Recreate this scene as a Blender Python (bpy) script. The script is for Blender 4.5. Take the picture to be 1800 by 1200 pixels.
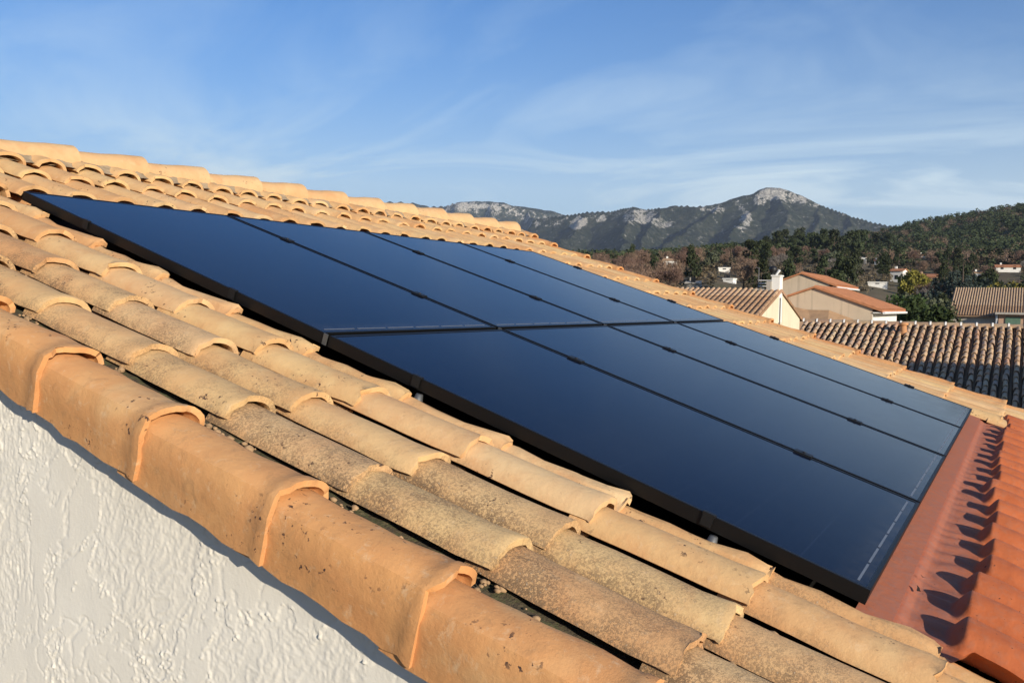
import bpy, math, random
import numpy as np
from mathutils import Matrix, Vector

# ------------------------------------------------------------------ start
for o in list(bpy.data.objects):
    bpy.data.objects.remove(o, do_unlink=True)
scene = bpy.context.scene
COL = scene.collection
RNG = random.Random(7)
NR = np.random.RandomState(11)
PI = math.pi

# ------------------------------------------------------------------ camera
PITCH = math.radians(17.889)              # slope of the tiled roof
CS, SN = math.cos(PITCH), math.sin(PITCH)
QW = np.array([[0.50301784, -0.86410013, 0.01743625], [-0.03059386, -0.03796408, -0.99881066], [0.86373437, 0.50188614, -0.04553277]])
CAM = np.array([-2.05768057, -3.42860996, -0.39825305])
FPX = 1556.28                             # focal length in pixels of an 1800 px wide picture
cam_data = bpy.data.cameras.new('camera')
cam_data.sensor_width = 36.0
cam_data.lens = 36.0 * FPX / 1800.0
cam_data.clip_start = 0.05
cam_data.clip_end = 60000
cam = bpy.data.objects.new('camera', cam_data)
COL.objects.link(cam)
cam.matrix_world = Matrix(((QW[0][0], -QW[1][0], -QW[2][0], CAM[0]),
                           (QW[0][1], -QW[1][1], -QW[2][1], CAM[1]),
                           (QW[0][2], -QW[1][2], -QW[2][2], CAM[2]),
                           (0, 0, 0, 1)))
scene.camera = cam

# ------------------------------------------------------------------ light
SUN_DIR = Vector((-0.46, -0.87, 0.0)).normalized()      # horizontal direction towards the sun
SUN_EL = math.radians(15.0)
to_sun = Vector((SUN_DIR.x * math.cos(SUN_EL), SUN_DIR.y * math.cos(SUN_EL), math.sin(SUN_EL)))
sun_data = bpy.data.lights.new('sun', 'SUN')
sun_data.energy = 5.0
sun_data.angle = math.radians(0.53)
sun_data.color = (1.0, 0.91, 0.76)
sun = bpy.data.objects.new('sun', sun_data)
COL.objects.link(sun)
sun.rotation_euler = to_sun.to_track_quat('Z', 'Y').to_euler()
sun.location = (-20, -40, 30)

world = bpy.data.worlds.new('World')
scene.world = world
world.use_nodes = True
wn, wl = world.node_tree.nodes, world.node_tree.links
wn.clear()
w_out = wn.new('ShaderNodeOutputWorld')
w_bg = wn.new('ShaderNodeBackground')
w_sky = wn.new('ShaderNodeTexSky')
w_sky.sky_type = 'NISHITA'
w_sky.sun_disc = False
w_sky.sun_elevation = SUN_EL
w_sky.sun_rotation = math.atan2(SUN_DIR.x, SUN_DIR.y)
w_sky.air_density = 1.25
w_sky.dust_density = 0.0
w_sky.ozone_density = 10.0
w_bg.inputs['Strength'].default_value = 0.10
# thin cirrus veils: streaky noise on a plane far overhead, whitening the sky
w_geo = wn.new('ShaderNodeTexCoord')
w_sep = wn.new('ShaderNodeSeparateXYZ')
wl.new(w_geo.outputs['Generated'], w_sep.inputs[0])
def wmath(op, a, b=None):
    m = wn.new('ShaderNodeMath'); m.operation = op
    for i, v in enumerate((a, b)):
        if v is None: continue
        if isinstance(v, (int, float)): m.inputs[i].default_value = v
        else: wl.new(v, m.inputs[i])
    return m.outputs[0]
w_zz = wmath('ADD', wmath('MAXIMUM', w_sep.outputs['Z'], 0.0), 0.16)
w_cx = wmath('DIVIDE', w_sep.outputs['X'], w_zz)
w_cy = wmath('DIVIDE', w_sep.outputs['Y'], w_zz)
w_comb = wn.new('ShaderNodeCombineXYZ')
wl.new(w_cx, w_comb.inputs[0]); wl.new(w_cy, w_comb.inputs[1])
w_map = wn.new('ShaderNodeMapping')
w_map.inputs['Rotation'].default_value = (0, 0, math.radians(52))
w_map.inputs['Scale'].default_value = (1.25, 0.72, 1)
w_map.inputs['Location'].default_value = (0.3, 1.7, 0)
wl.new(w_comb.outputs[0], w_map.inputs[0])
w_n1 = wn.new('ShaderNodeTexNoise')
w_n1.inputs['Scale'].default_value = 1.1
w_n1.inputs['Detail'].default_value = 7
w_n1.inputs['Roughness'].default_value = 0.6
w_n1.inputs['Distortion'].default_value = 1.1
wl.new(w_map.outputs[0], w_n1.inputs['Vector'])
w_ramp = wn.new('ShaderNodeValToRGB')
w_ramp.color_ramp.elements[0].position = 0.45
w_ramp.color_ramp.elements[0].color = (0, 0, 0, 1)
w_ramp.color_ramp.elements[1].position = 0.74
w_ramp.color_ramp.elements[1].color = (1, 1, 1, 1)
wl.new(w_n1.outputs['Fac'], w_ramp.inputs[0])
w_veil = wmath('MINIMUM', wmath('MULTIPLY', wmath('POWER', 2.718, wmath('MULTIPLY', wmath('MAXIMUM', w_sep.outputs['Z'], 0.0), -12.0)), 4.2), 0.94)   # the veil is seen edge-on towards the horizon
w_cf = wmath('ADD', wmath('MULTIPLY', w_veil, wmath('ADD', wmath('MULTIPLY', w_ramp.outputs[0], 0.75), 0.62)), wmath('MULTIPLY', w_ramp.outputs[0], 0.10))
w_cf = wmath('MINIMUM', w_cf, 0.93)
w_mix = wn.new('ShaderNodeMix'); w_mix.data_type = 'RGBA'
wl.new(w_cf, w_mix.inputs['Factor'])
wl.new(w_sky.outputs[0], w_mix.inputs[6])
w_mix.inputs[7].default_value = (5.2, 6.35, 7.0, 1)
wl.new(w_mix.outputs[2], w_bg.inputs['Color'])
wl.new(w_bg.outputs[0], w_out.inputs['Surface'])

scene.view_settings.view_transform = 'Standard'
scene.view_settings.look = 'None'
scene.view_settings.exposure = 0.6
scene.view_settings.gamma = 1.0
scene.view_settings.use_curve_mapping = False
scene.render.engine = 'CYCLES'
scene.cycles.max_bounces = 6
scene.cycles.volume_bounces = 0
scene.cycles.use_adaptive_sampling = True

# ------------------------------------------------------------------ helpers
def P(px, py, depth):
    """world point at camera depth (metres) on the line of sight of a photo position; used to read off distances and heights"""
    d = np.array([(px - 900) / FPX, (py - 600) / FPX, 1.0]) * depth
    return CAM + QW.T @ d

def px_az(px):                 # bearing of a photo column, radians, 0 = +X, positive towards +Y
    d = QW.T @ np.array([(px - 900) / FPX, -0.03, 1.0])
    return math.atan2(d[1], d[0])

class MB:
    """collects faces, then builds one mesh"""
    def __init__(s): s.v, s.f, s.m = [], [], []
    def quad(s, a, b, c, d, m=0):
        n = len(s.v); s.v += [tuple(a), tuple(b), tuple(c), tuple(d)]; s.f.append((n, n+1, n+2, n+3)); s.m.append(m)
    def poly(s, pts, m=0):
        n = len(s.v); s.v += [tuple(p) for p in pts]; s.f.append(tuple(range(n, n+len(pts)))); s.m.append(m)
    def box(s, x0, x1, y0, y1, z0, z1, m=0):
        n = len(s.v)
        s.v += [(x0,y0,z0),(x1,y0,z0),(x1,y1,z0),(x0,y1,z0),(x0,y0,z1),(x1,y0,z1),(x1,y1,z1),(x0,y1,z1)]
        for q in ((3,2,1,0),(4,5,6,7),(0,1,5,4),(1,2,6,5),(2,3,7,6),(3,0,4,7)):
            s.f.append(tuple(n+i for i in q)); s.m.append(m)
    def tube(s, pts, radii, seg=7, cap=True, m=0):
        rings = []
        pts = [Vector(p) for p in pts]
        for i, p in enumerate(pts):
            t = (pts[min(i+1, len(pts)-1)] - pts[max(i-1, 0)]).normalized()
            a = t.cross(Vector((0.31, 0.17, 0.93))).normalized()
            if a.length < 0.1: a = t.cross(Vector((1, 0, 0))).normalized()
            b = t.cross(a)
            n = len(s.v)
            for k in range(seg):
                w = 2*PI*k/seg
                s.v.append(tuple(p + (a*math.cos(w) + b*math.sin(w))*radii[i]))
            rings.append(n)
        for i in range(len(rings)-1):
            for k in range(seg):
                s.f.append((rings[i]+k, rings[i]+(k+1) % seg, rings[i+1]+(k+1) % seg, rings[i+1]+k)); s.m.append(m)
        if cap:
            s.f.append(tuple(rings[0]+k for k in reversed(range(seg)))); s.m.append(m)
            s.f.append(tuple(rings[-1]+k for k in range(seg))); s.m.append(m)
    def mesh(s, name, mats, smooth=False):
        me = bpy.data.meshes.new(name)
        me.from_pydata(s.v, [], s.f)
        for m in (mats if isinstance(mats, (list, tuple)) else [mats]): me.materials.append(m)
        if any(s.m): me.polygons.foreach_set('material_index', s.m)
        if smooth: me.polygons.foreach_set('use_smooth', [True]*len(me.polygons))
        me.update()
        return me
    def build(s, name, mats, parent=None, smooth=False):
        return link(name, s.mesh(name, mats, smooth), parent)

def link(name, me, parent=None, loc=None, rot=None, scale=None):
    o = bpy.data.objects.new(name, me)
    COL.objects.link(o)
    if parent is not None: o.parent = parent
    if loc is not None: o.location = loc
    if rot is not None: o.rotation_euler = rot
    if scale is not None: o.scale = scale
    return o

def tag(o, label=None, cat=None, group=None, kind=None):
    if label: o['label'] = label
    if cat: o['category'] = cat
    if group: o['group'] = group
    if kind: o['kind'] = kind
    return o

def thing(name, label, cat, loc=(0, 0, 0), rz=0.0, group=None):
    o = link(name, None, None, loc, (0, 0, rz))
    o.empty_display_size = 0.2
    return tag(o, label, cat, group)

def np_mesh(name, V, F, mat, smooth=False):
    """V (n,3) float, F (m,3) or (m,4) int -> mesh, fast"""
    me = bpy.data.meshes.new(name)
    V = np.asarray(V, np.float32); F = np.asarray(F, np.int32)
    k = F.shape[1]
    me.vertices.add(len(V)); me.vertices.foreach_set('co', V.ravel())
    me.loops.add(F.size); me.loops.foreach_set('vertex_index', F.ravel())
    me.polygons.add(len(F))
    me.polygons.foreach_set('loop_start', np.arange(0, F.size, k, dtype=np.int32))
    me.polygons.foreach_set('loop_total', np.full(len(F), k, np.int32))
    if smooth: me.polygons.foreach_set('use_smooth', np.ones(len(F), bool))
    me.materials.append(mat)
    me.update(calc_edges=True)
    me.validate()
    return me

def vnoise(x, y, seed=0):
    """value noise on arrays, 0..1"""
    xi = np.floor(x).astype(np.int64); yi = np.floor(y).astype(np.int64)
    fx = x - xi; fy = y - yi
    fx = fx*fx*(3-2*fx); fy = fy*fy*(3-2*fy)
    def h(a, b):
        n = (a*374761393 + b*668265263 + seed*974711) & 0x7fffffff
        n = ((n ^ (n >> 13)) * 1274126177) & 0x7fffffff
        return ((n ^ (n >> 16)) & 0xffff) / 65535.0
    return (h(xi, yi)*(1-fx) + h(xi+1, yi)*fx)*(1-fy) + (h(xi, yi+1)*(1-fx) + h(xi+1, yi+1)*fx)*fy

def fbm(x, y, octv=5, seed=0, gain=0.5):
    s = np.zeros_like(x, dtype=float); a = 1.0; t = 0.0
    for i in range(octv):
        s += a*vnoise(x*2**i, y*2**i, seed+i*17); t += a; a *= gain
    return s/t

# ------------------------------------------------------------------ materials
def newmat(name):
    m = bpy.data.materials.new(name); m.use_nodes = True
    nt = m.node_tree; nt.nodes.clear()
    out = nt.nodes.new('ShaderNodeOutputMaterial')
    b = nt.nodes.new('ShaderNodeBsdfPrincipled')
    nt.links.new(b.outputs[0], out.inputs['Surface'])
    return m, nt, b

class G:
    """small node-graph writer"""
    def __init__(s, nt): s.nt = nt
    def n(s, t, **kw):
        x = s.nt.nodes.new(t)
        for k, v in kw.items(): setattr(x, k, v)
        return x
    def put(s, sock, v):
        if isinstance(v, bpy.types.NodeSocket): s.nt.links.new(v, sock)
        else: sock.default_value = v
    def math(s, op, a, b=0.0, clamp=False):
        x = s.n('ShaderNodeMath', operation=op); x.use_clamp = clamp
        s.put(x.inputs[0], a); s.put(x.inputs[1], b); return x.outputs[0]
    def mix(s, f, a, b, mode='MIX'):
        x = s.n('ShaderNodeMix', data_type='RGBA', blend_type=mode)
        s.put(x.inputs['Factor'], f); s.put(x.inputs[6], a); s.put(x.inputs[7], b); return x.outputs[2]
    def noise(s, vec, scale, detail=4, rough=0.55, dist=0.0):
        x = s.n('ShaderNodeTexNoise')
        if vec is not None: s.put(x.inputs['Vector'], vec)
        x.inputs['Scale'].default_value = scale; x.inputs['Detail'].default_value = detail
        x.inputs['Roughness'].default_value = rough; x.inputs['Distortion'].default_value = dist
        return x.outputs['Fac']
    def ramp(s, f, stops):
        x = s.n('ShaderNodeValToRGB'); s.put(x.inputs[0], f)
        e = x.color_ramp.elements
        while len(e) < len(stops): e.new(0.5)
        for i, (p, c) in enumerate(stops):
            e[i].position = p; e[i].color = (c, c, c, 1) if isinstance(c, (int, float)) else (*c, 1)
        return x.outputs[0]
    def mapr(s, f, a, b, c=0.0, d=1.0):
        x = s.n('ShaderNodeMapRange'); x.clamp = True
        s.put(x.inputs[0], f)
        for i, v in enumerate((a, b, c, d)): s.put(x.inputs[i+1], v)
        return x.outputs[0]
    def objvec(s, offset=True, scale=(1, 1, 1)):
        tc = s.n('ShaderNodeTexCoord')
        v = tc.outputs['Object']
        mp = s.n('ShaderNodeMapping'); mp.inputs['Scale'].default_value = scale
        s.put(mp.inputs[0], v); v = mp.outputs[0]
        if offset:
            oi = s.n('ShaderNodeObjectInfo')
            c = s.n('ShaderNodeCombineXYZ')
            r = s.math('MULTIPLY', oi.outputs['Random'], 37.0)
            s.put(c.inputs[0], r); s.put(c.inputs[1], s.math('MULTIPLY', oi.outputs['Random'], 91.0)); s.put(c.inputs[2], r)
            a = s.n('ShaderNodeVectorMath', operation='ADD')
            s.put(a.inputs[0], v); s.put(a.inputs[1], c.outputs[0]); v = a.outputs[0]
        return v
    def rand(s):
        return s.n('ShaderNodeObjectInfo').outputs['Random']
    def bump(s, h, strength=0.3, dist=0.01):
        x = s.n('ShaderNodeBump'); x.inputs['Strength'].default_value = strength
        x.inputs['Distance'].default_value = dist; s.put(x.inputs['Height'], h); return x.outputs[0]
    def attr(s, name, typ='OBJECT'):
        x = s.n('ShaderNodeAttribute', attribute_type=typ); x.attribute_name = name; return x

def plain(name, col, rough=0.7, spec=0.3, metal=0.0, var=0.12, nscale=6.0, bump=0.0, bscale=60):
    m, nt, b = newmat(name); g = G(nt)
    v = g.objvec()
    n = g.noise(v, nscale, 5)
    f = g.mapr(n, 0.3, 0.7, 1-var, 1+var)
    c = g.mix(1.0, (*col, 1), (1, 1, 1, 1), 'MULTIPLY')
    hs = g.n('ShaderNodeHueSaturation'); g.put(hs.inputs['Value'], f); g.put(hs.inputs['Color'], (*col, 1))
    g.put(b.inputs['Base Color'], hs.outputs[0])
    b.inputs['Roughness'].default_value = rough
    b.inputs['Specular IOR Level'].default_value = spec
    b.inputs['Metallic'].default_value = metal
    if bump: g.put(b.inputs['Normal'], g.bump(g.noise(v, bscale, 4), bump, 0.01))
    return m

def mat_terracotta(name, cols, lich_col=(0.105, 0.066, 0.036), fine=1.0, footk=0.10, mott=0.30):
    """fired clay: colour per tile, cloudy firing marks, lichen speckle (object property 'lichen'), pores"""
    m, nt, b = newmat(name); g = G(nt)
    v = g.objvec()
    r = g.rand()
    n_ = len(cols)
    base = g.ramp(r, [((i+0.5)/n_, c) for i, c in enumerate(cols)])
    cloud = g.noise(v, 7.0*fine, 5, 0.6, 0.6)
    base = g.mix(g.mapr(cloud, 0.42, 0.72, 0, 0.75), base, g.mix(0.5, base, (0.50, 0.20, 0.075, 1)))
    pale = g.noise(v, 4.3*fine, 4, 0.55, 0.3)
    base = g.mix(g.mapr(pale, 0.52, 0.75, 0, 0.6), base, (0.68, 0.47, 0.23, 1))
    oz0 = g.n('ShaderNodeSeparateXYZ'); g.put(oz0.inputs[0], g.n('ShaderNodeTexCoord').outputs['Object'])
    blush = g.mapr(g.math('ADD', g.mapr(oz0.outputs[2], -0.062, -0.015, 0.30, -0.10), g.noise(v, 13*fine, 5, 0.65, 0.8)), 0.52, 0.90, 0, 0.45)
    base = g.mix(blush, base, (0.50, 0.225, 0.085, 1))                # redder firing along the foot
    dirt = g.mapr(g.noise(v, 19*fine, 6, 0.72, 1.0), 0.55, 0.72, 0, mott)
    base = g.mix(dirt, base, (0.30, 0.175, 0.085, 1))
    dust = g.mapr(g.noise(v, 31*fine, 6, 0.75, 0.4), 0.56, 0.70, 0, mott)
    base = g.mix(dust, base, (0.70, 0.52, 0.32, 1))
    lich = g.attr('lichen').outputs['Fac']
    med = g.mapr(g.noise(v, 8*fine, 5, 0.65, 0.5), 0.2, 0.8, 0.32, 0.68)
    sp = g.noise(v, 170*fine, 5, 0.8)
    oz = g.n('ShaderNodeSeparateXYZ'); g.put(oz.inputs[0], g.n('ShaderNodeTexCoord').outputs['Object'])
    foot = g.mapr(oz.outputs[2], -0.07, -0.005, footk, -footk)          # lichen keeps to the damp foot of each tile
    zone = g.mapr(g.math('ADD', g.math('ADD', med, foot), g.math('MULTIPLY', lich, 0.36)), 0.56, 0.86)
    speck = g.mapr(g.math('ADD', sp, g.math('MULTIPLY', zone, g.math('ADD', 0.03, g.math('MULTIPLY', g.noise(v, 22*fine, 3, 0.6), 0.14)))), 0.535, 0.565)
    mask = g.math('MULTIPLY', zone, speck, True)
    lc = g.mix(g.noise(v, 60*fine, 3), (*lich_col, 1), (0.20, 0.13, 0.075, 1))
    base = g.mix(g.math('MULTIPLY', mask, 0.88), base, lc)
    film = g.math('MULTIPLY', zone, 0.16)
    base = g.mix(film, base, (0.25, 0.165, 0.095, 1))
    dots = g.mapr(g.noise(v, 75*fine, 3, 0.6), 0.62, 0.66)
    dz = g.mapr(g.noise(v, 6*fine, 3), 0.54, 0.64)
    base = g.mix(g.math('MULTIPLY', dots, dz), base, (0.07, 0.04, 0.03, 1))
    fl = g.mapr(g.noise(v, 170*fine, 3, 0.6), 0.66, 0.70)
    base = g.mix(g.math('MULTIPLY', fl, g.math('MULTIPLY', zone, 0.75)), base, (0.60, 0.50, 0.36, 1))
    g.put(b.inputs['Base Color'], base)
    g.put(b.inputs['Roughness'], 0.86)
    b.inputs['Specular IOR Level'].default_value = 0.25
    h = g.math('ADD', g.math('MULTIPLY', g.noise(v, 24*fine, 5, 0.6), 1.0), g.math('MULTIPLY', sp, g.math('ADD', 0.25, zone)))
    g.put(b.inputs['Normal'], g.bump(h, 0.5, 0.006))
    return m

M_TILE = mat_terracotta('terracotta', [(0.63, 0.41, 0.195), (0.64, 0.40, 0.185), (0.59, 0.34, 0.15), (0.67, 0.46, 0.24), (0.57, 0.31, 0.135), (0.64, 0.43, 0.20)])
M_RIVE = mat_terracotta('terracotta_orange', [(0.62, 0.305, 0.115), (0.64, 0.335, 0.135), (0.59, 0.28, 0.105)], footk=-0.02, mott=0.42)
M_RIDGE = mat_terracotta('terracotta_ridge', [(0.58, 0.37, 0.185), (0.60, 0.40, 0.20), (0.56, 0.33, 0.155)])
M_OLD = mat_terracotta('terracotta_old', [(0.44, 0.30, 0.19), (0.52, 0.38, 0.24), (0.42, 0.25, 0.165), (0.48, 0.37, 0.24), (0.40, 0.30, 0.22)], (0.10, 0.075, 0.05), 0.6)
M_DARK = plain('dark_underlay', (0.012, 0.011, 0.010), 0.9, 0.1)
M_MOSS = None
def mat_moss():
    m, nt, b = newmat('mossy_mortar'); g = G(nt)
    v = g.objvec(False)
    n = g.noise(v, 26, 6, 0.7); n2 = g.noise(v, 90, 4, 0.7)
    c = g.ramp(n, [(0.3, (0.05, 0.04, 0.025)), (0.48, (0.10, 0.075, 0.04)), (0.58, (0.08, 0.085, 0.03)), (0.75, (0.26, 0.19, 0.11))])
    g.put(b.inputs['Base Color'], g.mix(g.mapr(n2, 0.4, 0.7, 0, 0.5), c, (0.04, 0.03, 0.02, 1)))
    b.inputs['Roughness'].default_value = 0.95
    g.put(b.inputs['Normal'], g.bump(n2, 0.8, 0.01))
    return m
M_MOSS = mat_moss()
M_MORTAR = plain('ridge_mortar', (0.36, 0.27, 0.17), 0.95, 0.1, 0, 0.2, 30, 0.6, 60)
M_CRUMB = plain('crumbs', (0.34, 0.22, 0.12), 0.95, 0.1, 0, 0.35, 60)
M_LEAFD = plain('dead_leaf', (0.022, 0.014, 0.010), 0.8, 0.2, 0, 0.3, 80)
M_FRAME = plain('black_anodised', (0.0045, 0.0043, 0.0042), 0.45, 0.35, 0.0, 0.1, 3)
M_CLAMP = plain('black_clamp', (0.008, 0.008, 0.008), 0.5, 0.4)
M_ALU = plain('bare_aluminium', (0.16, 0.16, 0.155), 0.5, 0.5, 0.7, 0.1, 20)
M_RIBBON = plain('silver_ribbon', (0.17, 0.18, 0.20), 0.4, 0.5, 0.3, 0.08, 30)

def mat_glass():
    m, nt, b = newmat('solar_glass'); g = G(nt)
    tc = g.n('ShaderNodeTexCoord')
    sp = g.n('ShaderNodeSeparateXYZ'); g.put(sp.inputs[0], tc.outputs['Object'])
    def lines(sock, step, w):
        f = g.math('FRACT', g.math('DIVIDE', sock, step))
        d = g.math('ABSOLUTE', g.math('SUBTRACT', f, 0.5))
        return g.math('GREATER_THAN', d, 0.5 - w)
    grid = g.math('MAXIMUM', lines(sp.outputs[0], 0.163, 0.012), lines(sp.outputs[1], 0.163, 0.012))
    fingers = g.math('MULTIPLY', lines(sp.outputs[1], 0.0272, 0.05), 0.25)
    n = g.noise(tc.outputs['Object'], 2.0, 3)
    cell = g.mix(g.mapr(n, 0.3, 0.7), (0.0022, 0.0036, 0.012, 1), (0.003, 0.005, 0.016, 1))
    c = g.mix(g.math('MAXIMUM', g.math('MULTIPLY', grid, 0.8), fingers), cell, (0.009, 0.012, 0.026, 1))
    low = g.math('MULTIPLY', g.mapr(sp.outputs[1], 0.10, 0.012), g.mapr(g.noise(tc.outputs['Object'], 14, 5, 0.65), 0.35, 0.7))
    spots = g.mapr(g.noise(tc.outputs['Object'], 38, 3, 0.55), 0.66, 0.72, 0, 0.10)
    c = g.mix(g.math('MAXIMUM', g.math('MULTIPLY', low, 0.45), spots), c, (0.075, 0.070, 0.062, 1))     # dust washed to the lower edge, dried drops
    g.put(b.inputs['Base Color'], c)
    dust = g.noise(tc.outputs['Object'], 9.0, 5, 0.6)
    g.put(b.inputs['Roughness'], g.mapr(dust, 0.3, 0.75, 0.07, 0.13))
    b.inputs['IOR'].default_value = 1.30
    b.inputs['Specular IOR Level'].default_value = 0.22
    b.inputs['Specular Tint'].default_value = (0.27, 0.38, 0.74, 1)
    g.put(b.inputs['Normal'], g.bump(g.noise(tc.outputs['Object'], 420, 2), 0.02, 0.001))
    return m
M_GLASS = mat_glass()

def mat_flashing():
    m, nt, b = newmat('red_flashing'); g = G(nt)
    v = g.objvec(False)
    n = g.noise(v, 9, 5, 0.6, 0.5); n2 = g.noise(v, 45, 4, 0.6)
    c = g.mix(g.mapr(n, 0.35, 0.7), (0.42, 0.108, 0.036, 1), (0.49, 0.135, 0.046, 1))
    c = g.mix(g.math('MULTIPLY', g.mapr(n2, 0.48, 0.72), 0.5), c, (0.36, 0.15, 0.085, 1))
    sy = g.n('ShaderNodeSeparateXYZ'); g.put(sy.inputs[0], v)
    apron = g.mapr(g.math('ADD', sy.outputs[1], g.math('MULTIPLY', g.math('SUBTRACT', n, 0.5), 0.10)), -3.52, -3.47)
    c = g.mix(g.math('MULTIPLY', apron, g.mapr(n2, 0.3, 0.7, 0.35, 0.8)), c, (0.30, 0.135, 0.098, 1))   # dust lying on the flat part
    specks = g.mapr(g.noise(v, 95, 2), 0.71, 0.75)
    c = g.mix(specks, c, (0.07, 0.03, 0.02, 1))
    g.put(b.inputs['Base Color'], c)
    g.put(b.inputs['Roughness'], 0.72)
    b.inputs['Specular IOR Level'].default_value = 0.2
    g.put(b.inputs['Normal'], g.bump(g.math('ADD', n2, g.math('MULTIPLY', g.noise(v, 16, 3), 1.4)), 0.25, 0.006))
    return m
M_FLASH = mat_flashing()

def mat_stucco():
    """white trowelled render: flat pressed islands with torn rough streaks between them"""
    m, nt, b = newmat('white_stucco'); g = G(nt)
    tc = g.n('ShaderNodeTexCoord')
    mp = g.n('ShaderNodeMapping'); g.put(mp.inputs[0], tc.outputs['Object'])
    v = mp.outputs[0]
    h = g.math('ADD', g.math('MULTIPLY', g.noise(v, 420, 3, 0.6), 0.5), g.noise(v, 130, 4, 0.6))
    g.put(b.inputs['Normal'], g.bump(h, 0.30, 0.0022))
    tone = g.noise(tc.outputs['Object'], 3, 4)
    g.put(b.inputs['Base Color'], g.mix(g.mapr(tone, 0.3, 0.7), (0.71, 0.655, 0.555, 1), (0.75, 0.70, 0.605, 1)))
    b.inputs['Roughness'].default_value = 1.0
    b.inputs['Specular IOR Level'].default_value = 0.03
    return m
M_STUCCO = mat_stucco()

# ================================================================== OUR HOUSE
GROUND = -5.6
house = thing('house', 'near house with ochre clay tile roof and rough white gable wall', 'house', (2.2, -1.6, GROUND))
ROOF_M = Matrix(((1, 0, 0, 0), (0, CS, -SN, 0), (0, SN, CS, 0), (0, 0, 0, 1)))   # local x across, y up the slope, z out of the slope
def put_world(o, mw):
    o.parent = house; o.matrix_basis = Matrix.Translation(-house.location) @ mw
def roofpt(u, v, h):
    return ROOF_M @ Vector((u, -v, h))

WALL_U = -0.848
FAR_U = 5.30
RIDGE_V = -0.88
EAVE_V = 4.62
ridge_p = roofpt(0, RIDGE_V, 0.0)
eave_p = roofpt(0, EAVE_V, -0.1)
YB = 2*ridge_p.y - eave_p.y                  # back eave
# roof sheet under the tiles (front slope), tiles hang on it
mb = MB()
mb.box(WALL_U+0.02, FAR_U-0.02, -EAVE_V, -RIDGE_V-0.02, -0.17, -0.135)
roof = mb.build('roof', M_DARK)
put_world(roof, ROOF_M)

# gable walls and long walls as one shell
def wall_shell():
    mb = MB()
    zr = roofpt(0, RIDGE_V, -0.18).z
    ze = roofpt(0, EAVE_V-0.25, -0.18).z
    y0 = roofpt(0, EAVE_V-0.25, -0.18).y; yr = roofpt(0, RIDGE_V, -0.18).y; y1 = 2*yr - y0
    for x, sgn in ((WALL_U, -1), (FAR_U, 1)):
        pts = [(x, y0, GROUND), (x, y0, ze), (x, yr, zr), (x, y1, ze), (x, y1, GROUND)]
        mb.poly(pts if sgn < 0 else pts[::-1])
    mb.quad((WALL_U, y0, GROUND), (FAR_U, y0, GROUND), (FAR_U, y0, ze), (WALL_U, y0, ze))
    mb.quad((FAR_U, y1, GROUND), (WALL_U, y1, GROUND), (WALL_U, y1, ze), (FAR_U, y1, ze))
    o = mb.build('wall', M_STUCCO)
    put_world(o, Matrix())
    return o
wall_shell()
def render_coat():
    # the coat of white render on the near gable: pressed islands, torn streaks between
    ny_, nz_ = 1000, 600
    ya, yb = -4.15, -0.55
    yy = np.linspace(ya, yb, ny_)
    top = np.array([roofpt(0, -y/CS, -0.20).z for y in yy]) + 0.02      # follows the verge
    Tt = np.linspace(0, 1, nz_)[:, None]
    Yg = np.repeat(yy[None, :], nz_, 0); Zg = top[None, :] - 1.75*(1-Tt)
    a = math.radians(14); p = Yg*math.cos(a) + Zg*math.sin(a); q = -Yg*math.sin(a) + Zg*math.cos(a)
    wx = (fbm(p*7, q*5, 3, 301)-0.5)*0.14; wz = (fbm(p*7, q*5, 3, 302)-0.5)*0.14
    big = fbm((p+wx)*9, (q+wz)*4.2, 6, 311, 0.6)
    isl = np.clip((big-0.485)/0.012, 0, 1); isl = isl*isl*(3-2*isl)
    t1 = np.abs(fbm((p+wx*0.8)*70, (q+wz*0.8)*34, 4, 321, 0.62)-0.5)*2      # torn ridges
    t2 = fbm(p*170, q*110, 3, 331, 0.6)
    crack = np.abs(fbm((p+wx)*13, (q+wz)*6.5, 5, 351, 0.6)-0.5)*2
    rough = np.clip(1-t1*3.4, 0, 1)**1.5*0.95 + t2*0.45
    h = isl*0.0027 + (1-isl)*(rough*0.0016 + 0.0009)
    h = h - 0.0016*np.clip(1-crack*16, 0, 1)*isl
    rim = np.exp(-((big-0.488)/0.006)**2)*(0.1+1.6*t2**1.5)*0.0042               # edge left by the trowel
    h = h + rim + (fbm(p*5, q*5, 3, 341)-0.5)*0.006 + isl*(t2-0.5)*0.0004
    Vv = np.stack([WALL_U - 0.004 - h, Yg, Zg], -1).reshape(-1, 3)
    o = link('render_coat', np_mesh('render_coat', Vv, grid_faces(ny_, nz_)[:, ::-1], M_STUCCO, True))
    put_world(o, Matrix())

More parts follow.
